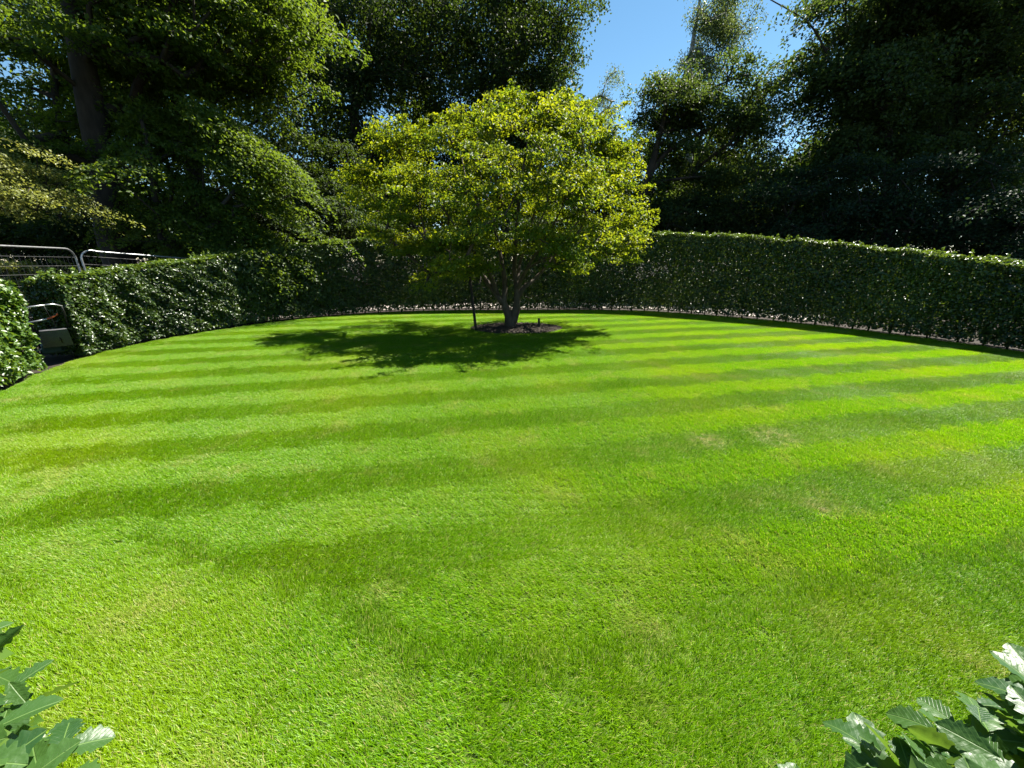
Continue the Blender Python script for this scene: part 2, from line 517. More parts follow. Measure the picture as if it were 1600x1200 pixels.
cx = gn.nodes.new('ShaderNodeCombineXYZ')
cs = gn.nodes.new('ShaderNodeCombineXYZ'); cs.inputs[0].default_value = 1.0; cs.inputs[1].default_value = 1.0
gl = gn.links.new
gl(named('rot', 'FLOAT'), cx.inputs[2])
gl(named('sc', 'FLOAT'), cs.inputs[2])
gl(gi.outputs[0], m2p.inputs['Mesh']); gl(m2p.outputs[0], iop.inputs['Points'])
gl(ci.outputs[0], iop.inputs['Instance']); iop.inputs['Pick Instance'].default_value = True
gl(named('idx', 'INT'), iop.inputs['Instance Index'])
gl(cx.outputs[0], iop.inputs['Rotation']); gl(cs.outputs[0], iop.inputs['Scale'])
gl(iop.outputs[0], go.inputs[0])
md = grass.modifiers.new('scatter', 'NODES'); md.node_group = gn


# ------------------------------------------------------------------ leaves
def leaf_mesh(name, pos, nor, dirn, size, mat, aspect=0.62, rnd=None, fold=0.18):
    """each leaf a folded rhombus of two triangles"""
    n = len(pos)
    nor = unit(nor); dirn = unit(dirn - (dirn * nor).sum(1, keepdims=True) * nor)
    side = np.cross(nor, dirn)
    s = np.asarray(size)[:, None]
    b = pos - dirn * s * 0.5; t = pos + dirn * s * 0.5 - nor * s * 0.08
    l = pos - side * s * aspect * 0.5 + nor * s * fold - dirn * s * 0.05
    r_ = pos + side * s * aspect * 0.5 + nor * s * fold - dirn * s * 0.05
    V = np.stack([b, r_, t, l], 1).reshape(-1, 3)
    i = np.arange(n)[:, None] * 4
    F = np.concatenate([i + [0, 1, 2], i + [0, 2, 3]])
    if rnd is None: rnd = rng.random(n)
    return mesh_np(name, V, F, mat, attrs={'rnd': np.repeat(rnd, 4)})


def rand_unit(n):
    return unit(rng.normal(size=(n, 3)))


def spray_lobe(p, r, n, outward, droop, thick=0.28):
    """n cluster centres in a flat bough of radius r that falls away in the outward direction"""
    o_ = np.r_[unit(np.array(outward, float) + rng.normal(0, 0.3, 2)), 0]; l_ = np.array([-o_[1], o_[0], 0])
    out = []
    for _ in range(n):
        q_ = math.sqrt(rng.random()); t_ = rng.uniform(0, 6.283)
        a_, b_ = q_ * math.cos(t_) * 1.25, q_ * math.sin(t_) * 0.85
        out.append(p + r * (o_ * a_ + l_ * b_) + np.array([0, 0, 1]) * r * (rng.normal(0, thick * 0.6) - droop * 0.55 * (a_ + 0.5 * q_ * q_)))
    return out


def make_tree(name, label, cat, trunk, trad, ells, ncl, lpc, cr, lsize, mat, bark, flat=0.3, droop=0.3, shell=0.6,
              limbs=(), group=None, elong=1.3, hang=0.0, upright=0.7, aspect=0.62, tipr=0.012, keepf=None, limb_k=8, rndbias=0.0, centers=None, lobe=(0.95, 7), thick=0.3):
    """trunk and limbs: polylines in world space (with radii); ells: ellipsoids the crown fills ((cx,cy,cz),(rx,ry,rz),weight)"""
    root = empty(name, tuple(np.r_[trunk[0][:2], 0.0]))
    tag(root, label, cat, group)
    tr = catmull(trunk, 6)
    rad = np.interp(np.linspace(0, 1, len(tr)), np.linspace(0, 1, len(trad)), trad)
    V_, F_ = tube_pts(tr, rad, 12)
    # bark irregularity and root flare
    V_ = V_ + (vnoise(V_, 5.0, len(name))[:, None] * 0.06 * rad.max()) * unit(np.c_[V_[:, :2] - tr[0, :2], np.zeros(len(V_))])
    MB().add(V_, F_).build('trunk', bark, root, smooth=True)
    node = [tr]; par = [np.r_[-1, np.arange(len(tr) - 1)]]; nn = len(tr)
    fixed = np.zeros(nn, bool); fixed[:] = True
    for pl, rr in limbs:
        lp = catmull(pl, 6); lr = np.interp(np.linspace(0, 1, len(lp)), np.linspace(0, 1, len(rr)), rr)
        MB().tube(lp, lr, limb_k).build('limb', bark, root, smooth=True)
        node.append(lp); par.append(np.r_[0, nn + np.arange(len(lp) - 1)]); nn += len(lp)
        fixed = np.r_[fixed, np.ones(len(lp), bool)]
    nodes = np.concatenate(node); parent = np.concatenate(par).astype(int)
    # cluster centres
    w = np.array([e[2] for e in ells], float); w /= w.sum()
    C = [np.r_[c_, 1.0] if len(c_) == 3 else np.array(c_) for c_ in centers] if centers is not None else []
    while len(C) < ncl:
        k = rng.choice(len(ells), p=w)
        c, r_, _ = ells[k]
        u = rand_unit(1)[0]; rr = rng.random() ** (1 / 3.0)
        rr = shell + (1 - shell) * rr if rng.random() < 0.75 else rr
        p = np.array(c) + u * np.array(r_) * rr
        C += [np.r_[c_, 1.0] for c_ in spray_lobe(p, lobe[0] * rng.uniform(0.6, 1.25), lobe[1], p[:2] - tr[len(tr) // 2][:2], droop, thick)]
    C = np.array(C[:ncl]); CS = C[:, 3]; C = C[:, :3]
    axis = tr[np.argmin(np.abs(tr[None, :, 2] - C[:, None, 2]), axis=1)]
    dist = np.linalg.norm(C - axis, axis=1)
    od_ = np.argsort(dist); C = C[od_]; CS = CS[od_]
    cap = len(nodes) + ncl * 14
    ND = np.zeros((cap, 3)); ND[:len(nodes)] = nodes; PA = np.full(cap, -1); PA[:len(nodes)] = parent
    FX = np.zeros(cap, bool); FX[:len(nodes)] = fixed
    m = len(nodes); ends = []
    for c in C:
        d = ND[:m] - c
        L_ = np.linalg.norm(d, axis=1)
        cost = L_ + 1.6 * np.maximum(0, d[:, 2] + 0.25 * L_) * (1 - hang)
        j = int(np.argmin(cost))
        a_ = ND[j]; Ld = np.linalg.norm(c - a_)
        ns = int(np.clip(Ld / 0.45, 1, 12))
        t = np.linspace(0, 1, ns + 1)[1:, None]
        wob = rng.normal(0, 0.05, (ns, 3)) * min(Ld, 1.5); wob[-1] = 0
        bow = np.array([0, 0, 1.0]) * Ld * 0.13
        path = a_ + (c - a_) * t + bow * np.sin(np.pi * t) + wob
        ND[m:m + ns] = path; PA[m:m + ns] = np.r_[j, np.arange(m, m + ns - 1)]
        m += ns; ends.append(m - 1)
    wgt = np.zeros(m); wgt[ends] = 1
    for i in range(m - 1, 0, -1):
        if PA[i] >= 0: wgt[PA[i]] += wgt[i]
    idx = np.where((PA[:m] >= 0) & ~FX[:m])[0]
    r_c = tipr * np.maximum(wgt[idx], 1) ** 0.46
    pw = np.where(FX[PA[idx]], wgt[idx], wgt[PA[idx]])
    r_p = tipr * np.maximum(pw, 1) ** 0.46
    a_, b_ = ND[PA[idx]], ND[idx]
    t_ = unit(b_ - a_); u_ = unit(np.cross(t_, rand_unit(len(idx)))); v_ = np.cross(t_, u_)
    K = 4
    th = np.arange(K) * 2 * np.pi / K
    circ = np.cos(th)[None, :, None] * u_[:, None] + np.sin(th)[None, :, None] * v_[:, None]
    Vb = np.concatenate([a_[:, None] + circ * r_p[:, None, None], b_[:, None] + circ * r_c[:, None, None]], 1).reshape(-1, 3)
    base = np.arange(len(idx))[:, None] * 2 * K
    Fb = np.concatenate([base + [k, (k + 1) % K, K + (k + 1) % K, K + k] for k in range(K)])
    tag(obj('branches', mesh_np('branches', Vb, Fb, bark, smooth=True), root), kind='stuff')
    # leaves in sprays round the cluster centres
    nl = ncl * lpc
    ci_ = np.repeat(np.arange(ncl), lpc)
    ci_ = ci_[rng.random(nl) < CS[ci_] ** 1.3]; nl = len(ci_)
    outw = C - (tr[len(tr) // 2] * [1, 1, 0] + [0, 0, 0]); outw[:, 2] = 0
    outw = unit(outw + rng.normal(0, 0.4, outw.shape) * [1, 1, 0])
    lat = np.c_[-outw[:, 1], outw[:, 0], np.zeros(ncl)]
    crr = cr * rng.uniform(0.65, 1.3, ncl) * CS
    rr = np.sqrt(rng.random(nl)); aa = rng.uniform(0, 2 * np.pi, nl)
    du = rr * np.cos(aa) * elong; dv = rr * np.sin(aa)
    dz = rng.normal(0, flat * 0.5, nl) - droop * (du * np.abs(du) * 0.5 + 0.5 * rr ** 2) - hang * rng.random(nl) * 1.6
    pos = C[ci_] + crr[ci_][:, None] * (outw[ci_] * du[:, None] + lat[ci_] * dv[:, None] + np.array([0, 0, 1]) * dz[:, None])
    nor = rng.normal(0, 0.55, (nl, 3)) + np.array([0, 0, upright]) + outw[ci_] * 0.30
    dirn = outw[ci_] * 0.7 + rng.normal(0, 0.7, (nl, 3)) + np.array([0, 0, -0.35 - hang])
    clr = rng.random(ncl)
    rn = np.clip(0.5 * clr[ci_] + 0.5 * rng.random(nl) + rndbias, 0, 1)
    size = lsize * rng.uniform(0.65, 1.25, nl)
    tag(obj('crown', leaf_mesh('crown', pos, nor, dirn, size, mat, aspect, rn), root), kind='stuff')
    return root


# ------------------------------------------------------------------ hedges
def hedge(name, label, line, height, thick, dens, lsize, mat, gap=0.07, stems=0.36, ends=(True, True), group=None, inner=1.0, top=1.0, outer=0.4, core=0.5, shoots=60, rough=0.05):
    """line: inner base line (n,2), the lawn on its right hand side ... outward is away from the lawn centre; height per point"""
    line = np.asarray(line, float)
    fine = catmull(np.c_[line, height], 14)
    ln, hh = fine[:, :2], fine[:, 2]
    seg = np.linalg.norm(np.diff(ln, axis=0), axis=1); s = np.r_[0, np.cumsum(seg)]; Ltot = s[-1]
    tang = unit(np.gradient(ln, axis=0)); outn = np.c_[-tang[:, 1], tang[:, 0]]
    if ((ln - CEN) * outn).sum() < 0: outn = -outn
    root = empty(name, (ln[0, 0], ln[0, 1], 0)); tag(root, label, 'hedge', group)

    def at(ss):
        return (np.c_[np.interp(ss, s, ln[:, 0]), np.interp(ss, s, ln[:, 1])],
                unit(np.c_[np.interp(ss, s, outn[:, 0]), np.interp(ss, s, outn[:, 1])]), np.interp(ss, s, hh))
    hm = hh.mean()
    PP, NN, RR = [], [], []

    def put(ss, dep, z, nr, young_lit=0.0):
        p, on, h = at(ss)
        RR.append(np.clip(0.62 * rng.random(len(ss)) + 0.14 * vnoise(np.c_[ss, z], 1.7, 31) + 0.06 + young_lit, 0, 1))
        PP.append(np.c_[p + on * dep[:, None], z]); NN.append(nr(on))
    up = np.array([0, 0, 1.0])
    # inner face
    n = int(Ltot * hm * dens * inner); ss = rng.uniform(0, Ltot, n); _, _, h = at(ss)
    z = gap + (h - gap) * rng.random(n) ** 0.93
    b = rough * vnoise(np.c_[ss, z], 5.5, 3) + rough * 0.7 * vnoise(np.c_[ss, z], 13, 4)
    dep = np.abs(rng.normal(0, 0.06, n)) - 0.02 + b
    dep += 0.12 * np.clip((z / h - 0.9) / 0.1, 0, 1) ** 2
    put(ss, dep, z, lambda on: np.c_[-on, np.zeros(len(on))] * 0.65 + up * 0.45 + rng.normal(0, 0.45, (len(on), 3)))
    # outer face
    n = int(Ltot * hm * dens * outer); ss = rng.uniform(0, Ltot, n); _, _, h = at(ss)
    z = gap + (h - gap) * rng.random(n)
    put(ss, thick - np.abs(rng.normal(0, 0.07, n)), z, lambda on: np.c_[on, np.zeros(len(on))] * 0.65 + up * 0.45 + rng.normal(0, 0.45, (len(on), 3)))
    # top: yellower new growth, with the sunlit rim also put into its leaf colour
    n = int(Ltot * thick * dens * top); ss = rng.uniform(0, Ltot, n); _, _, h = at(ss)
    dep = rng.uniform(0.02, thick - 0.02, n)
    z = h - np.abs(rng.normal(0, 0.05, n)) + rough * vnoise(np.c_[ss, dep], 6, 8) + 0.03
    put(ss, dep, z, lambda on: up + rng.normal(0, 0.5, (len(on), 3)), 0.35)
    # inside
    n = int(Ltot * thick * hm * dens * core); ss = rng.uniform(0, Ltot, n); _, _, h = at(ss)
    put(ss, rng.uniform(0.05, thick - 0.05, n), gap + (h - gap) * rng.random(n), lambda on: rng.normal(0, 1, (len(on), 3)))
    # end faces
    for e, fl in zip((0, Ltot), ends):
        if fl:
            _, _, h = at(np.array([e])); n = int(thick * h[0] * dens)
            ss = np.abs(e - np.abs(rng.normal(0, 0.05, n)) * (1 if e > 0 else -1))
            put(ss, rng.uniform(0, thick, n), gap + (h[0] - gap) * rng.random(n),
                lambda on: np.c_[np.c_[-on[:, 1], on[:, 0]] * 0.5, np.zeros(len(on))] + rng.normal(0, 0.6, (len(on), 3)) + up * 0.4)
    # stray shoots over the top, new growth colour plus the same painted sunlight
    n = shoots
    ss = np.repeat(rng.uniform(0, Ltot, n), 9); dd = np.repeat(rng.uniform(0.05, thick - 0.05, n), 9)
    k = np.tile(np.arange(9) / 9.0, n) * np.repeat(rng.uniform(0.07, 0.17, n), 9)
    _, _, h = at(ss)
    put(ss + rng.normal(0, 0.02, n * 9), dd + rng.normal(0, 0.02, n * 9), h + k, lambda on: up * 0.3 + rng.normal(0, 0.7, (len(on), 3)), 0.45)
    pos = np.concatenate(PP); nor = np.concatenate(NN); n = len(pos)
    dirn = rng.normal(0, 0.7, (n, 3)) + np.array([0, 0, -0.25]) + nor * 0.4
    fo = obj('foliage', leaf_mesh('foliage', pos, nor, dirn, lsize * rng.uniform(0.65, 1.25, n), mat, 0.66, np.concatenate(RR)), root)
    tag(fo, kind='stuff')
    # stems, each plant's own
    ns = max(2, int(Ltot / stems))
    for i in range(ns):
        e = (i + 0.5) * Ltot / ns + rng.normal(0, 0.04)
        p, on, h = at(np.array([e])); b = p[0] + on[0] * thick * (0.5 + rng.normal(0, 0.05))
        hgt = h[0] * 0.9
        k = 6; zz = np.linspace(0, hgt, k)
        pl = np.c_[b[0] + np.cumsum(rng.normal(0, 0.018, k)), b[1] + np.cumsum(rng.normal(0, 0.018, k)), zz - 0.03]
        mb = MB().tube(pl, np.linspace(rng.uniform(0.016, 0.026), 0.007, k), 6)
        for _ in range(6):
            z0 = rng.uniform(0.12, hgt * 0.9); a0 = rng.uniform(0, 6.28); ll = rng.uniform(0.15, 0.3)
            c0 = np.array([np.interp(z0, zz, pl[:, 0]), np.interp(z0, zz, pl[:, 1]), z0])
            mb.tube([c0, c0 + np.array([math.cos(a0) * ll, math.sin(a0) * ll, ll * 0.5])], [0.006, 0.002], 4)
        mb.build('stem', M['bark_dark'], root, smooth=True)
    return root, at, Ltot


MAIN = [(-7.73, 6.66), (-7.8, 8.2), (-7.0, 10.3), (-5.8, 11.7), (-4.2, 12.75), (-2.0, 13.25), (0, 13.35), (2.4, 13.4), (4.4, 13.15), (6.2, 12.1),
        (7.5, 11.0), (8.5, 9.8), (9.4, 8.2), (9.8, 6.9), (9.7, 5.4), (9.0, 4.2)]
MH = []
TOPPX = [(100, 432), (200, 416), (300, 402), (400, 389), (500, 377), (600, 369), (800, 363), (1000, 361), (1150, 365), (1300, 377), (1450, 391), (1600, 408), (1800, 430)]
tx = [t[0] for t in TOPPX]; ty = [t[1] for t in TOPPX]
for (X, Y) in MAIN:
    z = 1.8
    for _ in range(6):
        dep = Y * cp + (CAM_H - z) * sp
        px = 800 + FPX * X / dep
        z = P(px, np.interp(px, tx, ty), Y)[2]
    MH.append(z)
MH[-1] = MH[-2] = MH[-3]
MH = [h - 0.06 for h in MH]
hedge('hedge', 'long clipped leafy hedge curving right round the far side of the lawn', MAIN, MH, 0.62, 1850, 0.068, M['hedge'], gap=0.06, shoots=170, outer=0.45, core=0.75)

# the short hedge left of the gap
LEFT = [(-4.9, 2.5), (-6.1, 3.65), (-6.85, 4.75), (-7.5, 5.9)]
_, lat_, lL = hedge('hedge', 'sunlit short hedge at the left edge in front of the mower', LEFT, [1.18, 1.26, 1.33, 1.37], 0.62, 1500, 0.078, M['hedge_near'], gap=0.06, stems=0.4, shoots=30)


# big leaves of the hedges nearest the camera, each an object
def big_leaf(name, length, width, seed, lobes=5):
    r = np.random.default_rng(seed)
    K = 19
    t = np.linspace(0, 1, K)
    prof = np.sin(np.pi * t ** 1.15) ** 0.7 * (1 + 0.24 * np.sin(t * lobes * 2 * np.pi + r.uniform(0, 6)) * np.sin(np.pi * t))
    hw = prof * width / 2
    hw[0] = hw[-1] = 0.0006
    x = (t - 0.05) * length
    bend = -0.20 * length * t ** 2 * r.uniform(0.3, 1.4)
    wav = 0.035 * length * np.sin(t * lobes * 2 * np.pi + 1)
    V = []
    for i in range(K):
        V += [(x[i], -hw[i], bend[i] + 0.22 * hw[i] + wav[i] * hw[i] / width), (x[i], -hw[i] * 0.5, bend[i] + 0.13 * hw[i]), (x[i], 0, bend[i] - 0.002),
              (x[i], hw[i] * 0.5, bend[i] + 0.13 * hw[i]), (x[i], hw[i], bend[i] + 0.22 * hw[i] - wav[i] * hw[i] / width)]
    F = []
    for i in range(K - 1):
        for j in range(4):
            a_ = i * 5 + j
            F.append((a_, a_ + 5, a_ + 6, a_ + 1))
    return mesh_np(name, np.array(V), np.array(F), M['near_leaf'], smooth=True, attrs={'rnd': np.full(len(V), r.random())})


def near_leaf_mat():
    """leaf with paler midrib and side veins, in the leaf's own coordinates"""
    m = leaf_mat('near_big_leaf', (0.018, 0.055, 0.014), (0.045, 0.100, 0.020), (0.07, 0.17, 0.015), (0.20, 0.34, 0.03), 0.30, 0.42, 0.4)
    nt = m.node_tree; L = nt.links.new
    pb = [x for x in nt.nodes if x.type == 'BSDF_PRINCIPLED'][0]
    src = pb.inputs['Base Color'].links[0].from_socket
    tc = N(nt, 'ShaderNodeTexCoord'); sx = N(nt, 'ShaderNodeSeparateXYZ'); L(tc.outputs['Object'], sx.inputs[0])
    ab = N(nt, 'ShaderNodeMath', operation='ABSOLUTE'); L(sx.outputs[1], ab.inputs[0])
    mid = N(nt, 'ShaderNodeMapRange'); mid.inputs['From Min'].default_value = 0.0016; mid.inputs['From Max'].default_value = 0.0006; L(ab.outputs[0], mid.inputs['Value'])
    c = N(nt, 'ShaderNodeMath', operation='MULTIPLY'); L(ab.outputs[0], c.inputs[0]); c.inputs[1].default_value = -0.9
    a = N(nt, 'ShaderNodeMath', operation='ADD'); L(sx.outputs[0], a.inputs[0]); L(c.outputs[0], a.inputs[1])
    f = N(nt, 'ShaderNodeMath', operation='MULTIPLY'); L(a.outputs[0], f.inputs[0]); f.inputs[1].default_value = 105.0
    fr = N(nt, 'ShaderNodeMath', operation='FRACT'); L(f.outputs[0], fr.inputs[0])
    ve = N(nt, 'ShaderNodeMapRange'); ve.inputs['From Min'].default_value = 0.12; ve.inputs['From Max'].default_value = 0.02; L(fr.outputs[0], ve.inputs['Value'])
    mxx = N(nt, 'ShaderNodeMath', operation='MAXIMUM'); L(mid.outputs[0], mxx.inputs[0])
    v2 = N(nt, 'ShaderNodeMath', operation='MULTIPLY'); L(ve.outputs[0], v2.inputs[0]); v2.inputs[1].default_value = 0.25; L(v2.outputs[0], mxx.inputs[1])
    mc = N(nt, 'ShaderNodeMix', data_type='RGBA'); L(mxx.outputs[0], mc.inputs[0]); L(src, mc.inputs[6]); mc.inputs[7].default_value = (0.11, 0.19, 0.05, 1)
    L(mc.outputs[2], pb.inputs['Base Color'])
    bp = N(nt, 'ShaderNodeBump'); bp.inputs['Strength'].default_value = 0.5; bp.inputs['Distance'].default_value = 0.002
    nz = N(nt, 'ShaderNodeTexNoise'); nz.inputs['Scale'].default_value = 70
    L(tc.outputs['Object'], nz.inputs['Vector'])
    ad = N(nt, 'ShaderNodeMath', operation='SUBTRACT'); L(nz.outputs['Fac'], ad.inputs[0]); L(mxx.outputs[0], ad.inputs[1])
    L(ad.outputs[0], bp.inputs['Height']); L(bp.outputs[0], pb.inputs['Normal'])
    return m


M['near_leaf'] = near_leaf_mat()
BIG = [big_leaf('leaf', 0.070 + 0.006 * (k % 4), 0.050 + 0.004 * (k % 3), k, 4 + k % 2) for k in range(12)]


def put_leaf(root, me, pos, direction, normal, scale=1.0):
    d = unit(np.array(direction, float)); nrm = np.array(normal, float); nrm = unit(nrm - (nrm @ d) * d); y = np.cross(nrm, d)
    o = bpy.data.objects.new('leaf', me); COL.objects.link(o)
    mw = Matrix(((d[0], y[0], nrm[0], pos[0]), (d[1], y[1], nrm[1], pos[1]), (d[2], y[2], nrm[2], pos[2]), (0, 0, 0, 1)))
    o.parent = root
    mw = mw @ Matrix.Diagonal((scale, scale, scale, 1))
    o.matrix_local = Matrix.Translation(-Vector(root.location)) @ mw
    return o


def near_hedge(label, line, hs, thick, nleaf, s0, s1, toward):
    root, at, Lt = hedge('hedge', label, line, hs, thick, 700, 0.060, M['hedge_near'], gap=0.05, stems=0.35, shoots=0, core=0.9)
    for i in range(nleaf):
        ss = np.array([rng.uniform(s0, min(s1, Lt))])
        p, on, h = at(ss)
        ed_ = rng.random() < 0.6
        dep = rng.uniform(-0.05, 0.10) if ed_ else rng.uniform(0.05, 0.30)
        z = h[0] + rng.uniform(-0.02, 0.055) - (rng.uniform(0, 0.3) if dep < 0.0 else 0) - 0.01
        pos = np.r_[p[0] + on[0] * dep, z]
        dirn = np.array(toward) * 0.7 + np.r_[-on[0] * 0.4, 0.0] + rng.normal(0, 0.75, 3) * [1, 1, 0.6] + np.array([0, 0, -0.1])
        nrm = np.array([0, 0, 1.0]) + rng.normal(0, 0.45, 3) + np.r_[-on[0] * 0.3, 0]
        put_leaf(root, BIG[int(rng.integers(12))], pos, dirn, nrm, rng.uniform(0.40, 0.75))
    # twigs carrying them
    for i in range(10):
        ss = np.array([rng.uniform(s0, min(s1, Lt))]); p, on, h = at(ss)
        b = np.r_[p[0] + on[0] * rng.uniform(0.05, thick * 0.7), h[0] - 0.26]
        e = b + np.array([toward[0] * 0.12, toward[1] * 0.12 , 0.13]) + rng.normal(0, 0.04, 3) * [1, 1, 0.2] - np.r_[on[0] * 0.02, 0]
        MB().tube([b, (b + e) / 2 + rng.normal(0, 0.015, 3), e], [0.005, 0.0035, 0.0015], 5).build('twig', M['bark_dark'], root, smooth=True)
    return root


near_hedge('large leaved hedge end in the bottom left corner beside the camera', [(-0.58, 0.27), (-0.95, 0.44), (-1.9, 0.85), (-3.3, 1.45)], [1.08, 1.12, 1.13, 1.15], 0.55, 298, 0.0, 0.45, (0.55, 0.35, 0.0))
near_hedge('glossy large leaved hedge end in the bottom right corner beside the camera', [(0.37, 0.27), (0.76, 0.375), (1.9, 0.72), (3.8, 1.12)], [1.08, 1.10, 1.10, 1.15], 0.55, 290, 0.0, 0.45, (-0.55, 0.45, 0.0))

# ------------------------------------------------------------------ the maple on the lawn, its bed, stake and marker post
MY = 9.8


def pm(x, y, dy=0.0): return P(x, y, MY + dy)


mb_ = pm(798, 508); base = np.array([mb_[0], MY, -0.05])
trunk = [base, pm(797, 500), pm(795, 492), pm(790, 482), pm(786, 470)]
trunk[0] = np.array([trunk[1][0] + 0.01, MY, -0.06])
limbs = [
    ([pm(786, 474), pm(774, 458), pm(758, 436), pm(744, 412), pm(722, 385), pm(690, 350)], [0.085, 0.07, 0.06, 0.05, 0.035, 0.018]),
    ([pm(787, 472), pm(789, 450, 0.1), pm(786, 420, 0.25), pm(776, 370, 0.5), pm(758, 300, 0.8), pm(740, 240, 1.0)], [0.08, 0.065, 0.055, 0.04, 0.03, 0.015]),
    ([pm(801, 502), pm(806, 485), pm(808, 468), pm(808, 450), pm(804, 425), pm(806, 380, -0.3), pm(812, 300, -0.5), pm(825, 215, -0.5)], [0.12, 0.10, 0.085, 0.075, 0.06, 0.05, 0.03, 0.015]),
    ([pm(809, 464), pm(820, 448), pm(838, 434, 0.2), pm(862, 405, 0.5), pm(900, 350, 0.8), pm(940, 290, 1.0)], [0.07, 0.06, 0.05, 0.04, 0.028, 0.014]),
    ([pm(808, 452), pm(818, 430, -0.3), pm(835, 400, -0.7), pm(860, 360, -1.2), pm(880, 320, -1.6)], [0.055, 0.045, 0.037, 0.028, 0.013]),
    ([pm(778, 462), pm(766, 430, -0.3), pm(742, 395, -0.8), pm(710, 350, -1.3), pm(680, 310, -1.7)], [0.06, 0.05, 0.04, 0.03, 0.013]),
    ([pm(808, 448), pm(815, 400, 0.5), pm(840, 320, 1.0), pm(880, 230, 1.0)], [0.05, 0.04, 0.03, 0.013]),
    ([pm(760, 438), pm(735, 415, 0.4), pm(690, 385, 1.0), pm(640, 340, 1.4)], [0.045, 0.037, 0.027, 0.012]),
]
ells = [((-0.3, MY, 2.75), (2.7, 2.4, 1.25), 2.4), ((0.5, MY, 3.6), (1.8, 1.7, 1.15), 1.2), ((-1.6, MY - 0.1, 3.2), (1.4, 1.5, 0.95), 0.9),
        ((1.6, MY, 2.6), (1.25, 1.7, 0.9), 0.8), ((0.8, MY, 4.2), (0.9, 0.9, 0.6), 0.4),
        ((1.6, MY - 0.5, 1.75), (1.2, 1.5, 0.5), 0.4), ((-1.3, MY - 0.4, 1.8), (1.5, 1.7, 0.55), 1.3), ((0.1, MY - 0.6, 2.1), (1.6, 1.6, 0.45), 0.35)]
mcent = []
for (x, y, dy, r_, n_) in [(605, 212, 0, .5, 9), (650, 212, .6, .5, 8), (578, 272, -.2, .5, 9), (562, 292, .4, .45, 7), (690, 215, -.3, .5, 8), (722, 178, .2, .42, 8),
                           (765, 172, -.4, .5, 9), (805, 158, .3, .42, 9), (850, 172, -.2, .5, 9), (898, 152, .1, .42, 9), (930, 180, .5, .5, 9), (958, 225, 0, .5, 9),
                           (985, 245, .3, .45, 8), (985, 300, -.5, .5, 9), (832, 290, -2.3, .42, 9), (905, 296, -2.1, .38, 8), (1000, 342, .2, .45, 8), (985, 392, -.3, .5, 8),
                           (945, 402, -.9, .45, 6), (640, 300, -1.5, .6, 8), (700, 320, -2.2, .6, 8), (760, 250, -2.0, .6, 8), (870, 215, -1.7, .55, 8), (640, 385, -.6, .55, 7),
                           (700, 405, -1.0, .5, 6), (600, 335, .3, .55, 8), (905, 405, -1.6, .4, 5)]:
    p_ = pm(792 + (x - 792) * (0.95 if x < 700 else 0.86), 312 + (y - 312) * 0.87, dy * 0.9)
    mcent += spray_lobe(p_, r_, n_, p_[:2] - [0, MY], 0.35, 0.7)
    for _ in range(5):                       # loose sprigs standing out of the bough
        o_ = rng.normal(0, 0.3, 3); o_[2] = rng.uniform(0.05, 0.22)
        o_[:2] += 0.12 * unit(p_[:2] - [0, MY]) * rng.random()
        for t_ in (0.75, 1.0, 1.25): mcent.append(np.r_[p_ + o_ * t_ * 1.3, 0.62 - 0.25 * t_])
make_tree('maple_tree', 'spreading multi stemmed maple with lime green leaves on the lawn', 'tree', trunk, [0.17, 0.14, 0.12, 0.10, 0.08],
          ells, len(mcent) + 260, 155, 0.32, 0.072, M['maple'], M['bark_maple'], flat=0.35, droop=0.28, shell=0.72, limbs=limbs, elong=1.2, upright=0.6, aspect=0.55, tipr=0.005, centers=mcent, lobe=(0.6, 6))

# bed of bark mulch
K = 40
th = np.arange(K) * 2 * np.pi / K
rr = 1 + 0.05 * np.sin(th * 5) + 0.04 * np.sin(th * 11)
rim = np.c_[BED[0] + BED[2] * rr * np.cos(th), BED[1] + BED[3] * rr * np.sin(th), np.full(K, 0.006)]
mid = np.c_[BED[0] + BED[2] * .6 * rr * np.cos(th), BED[1] + BED[3] * .6 * rr * np.sin(th), np.full(K, 0.045)]
V = np.vstack([rim, mid, [[BED[0], BED[1], 0.06]]])
F = [(i, (i + 1) % K, K + (i + 1) % K, K + i) for i in range(K)] + [(K + i, K + (i + 1) % K, 2 * K) for i in range(K)]
bed = empty('mulch_bed', (BED[0], BED[1], 0)); tag(bed, 'round bed of dark bark mulch under the maple', 'mulch bed')
MB().add(V, F).build('soil_mound', M['soil'], bed, smooth=True)
nc = 5200
a_ = rng.uniform(0, 6.283, nc); q_ = np.sqrt(rng.random(nc)) * 1.02
cp_ = np.c_[BED[0] + BED[2] * q_ * np.cos(a_), BED[1] + BED[3] * q_ * np.sin(a_), 0.012 + 0.05 * (1 - q_) + rng.uniform(0, 0.018, nc)]
dx = unit(rng.normal(size=(nc, 3)) * [1, 1, 0.35]); nr = unit(rng.normal(0, 0.4, (nc, 3)) + [0, 0, 1]); sy = unit(np.cross(nr, dx))
nr = np.cross(dx, sy)
l_ = rng.uniform(0.02, 0.055, nc)[:, None] / 2; w_ = rng.uniform(0.008, 0.02, nc)[:, None] / 2; h_ = 0.004
cor = [cp_ + sx_ * dx * l_ + sy_ * sy * w_ + sz_ * nr * h_ for sz_ in (-1, 1) for (sx_, sy_) in ((-1, -1), (1, -1), (1, 1), (-1, 1))]
V = np.stack(cor, 1).reshape(-1, 3); i = np.arange(nc)[:, None] * 8
F = np.concatenate([i + f for f in ([4, 5, 6, 7], [0, 1, 5, 4], [1, 2, 6, 5], [2, 3, 7, 6], [3, 0, 4, 7])])
tag(obj('bark_chips', mesh_np('bark_chips', V, F, M['chip']), bed), kind='stuff')

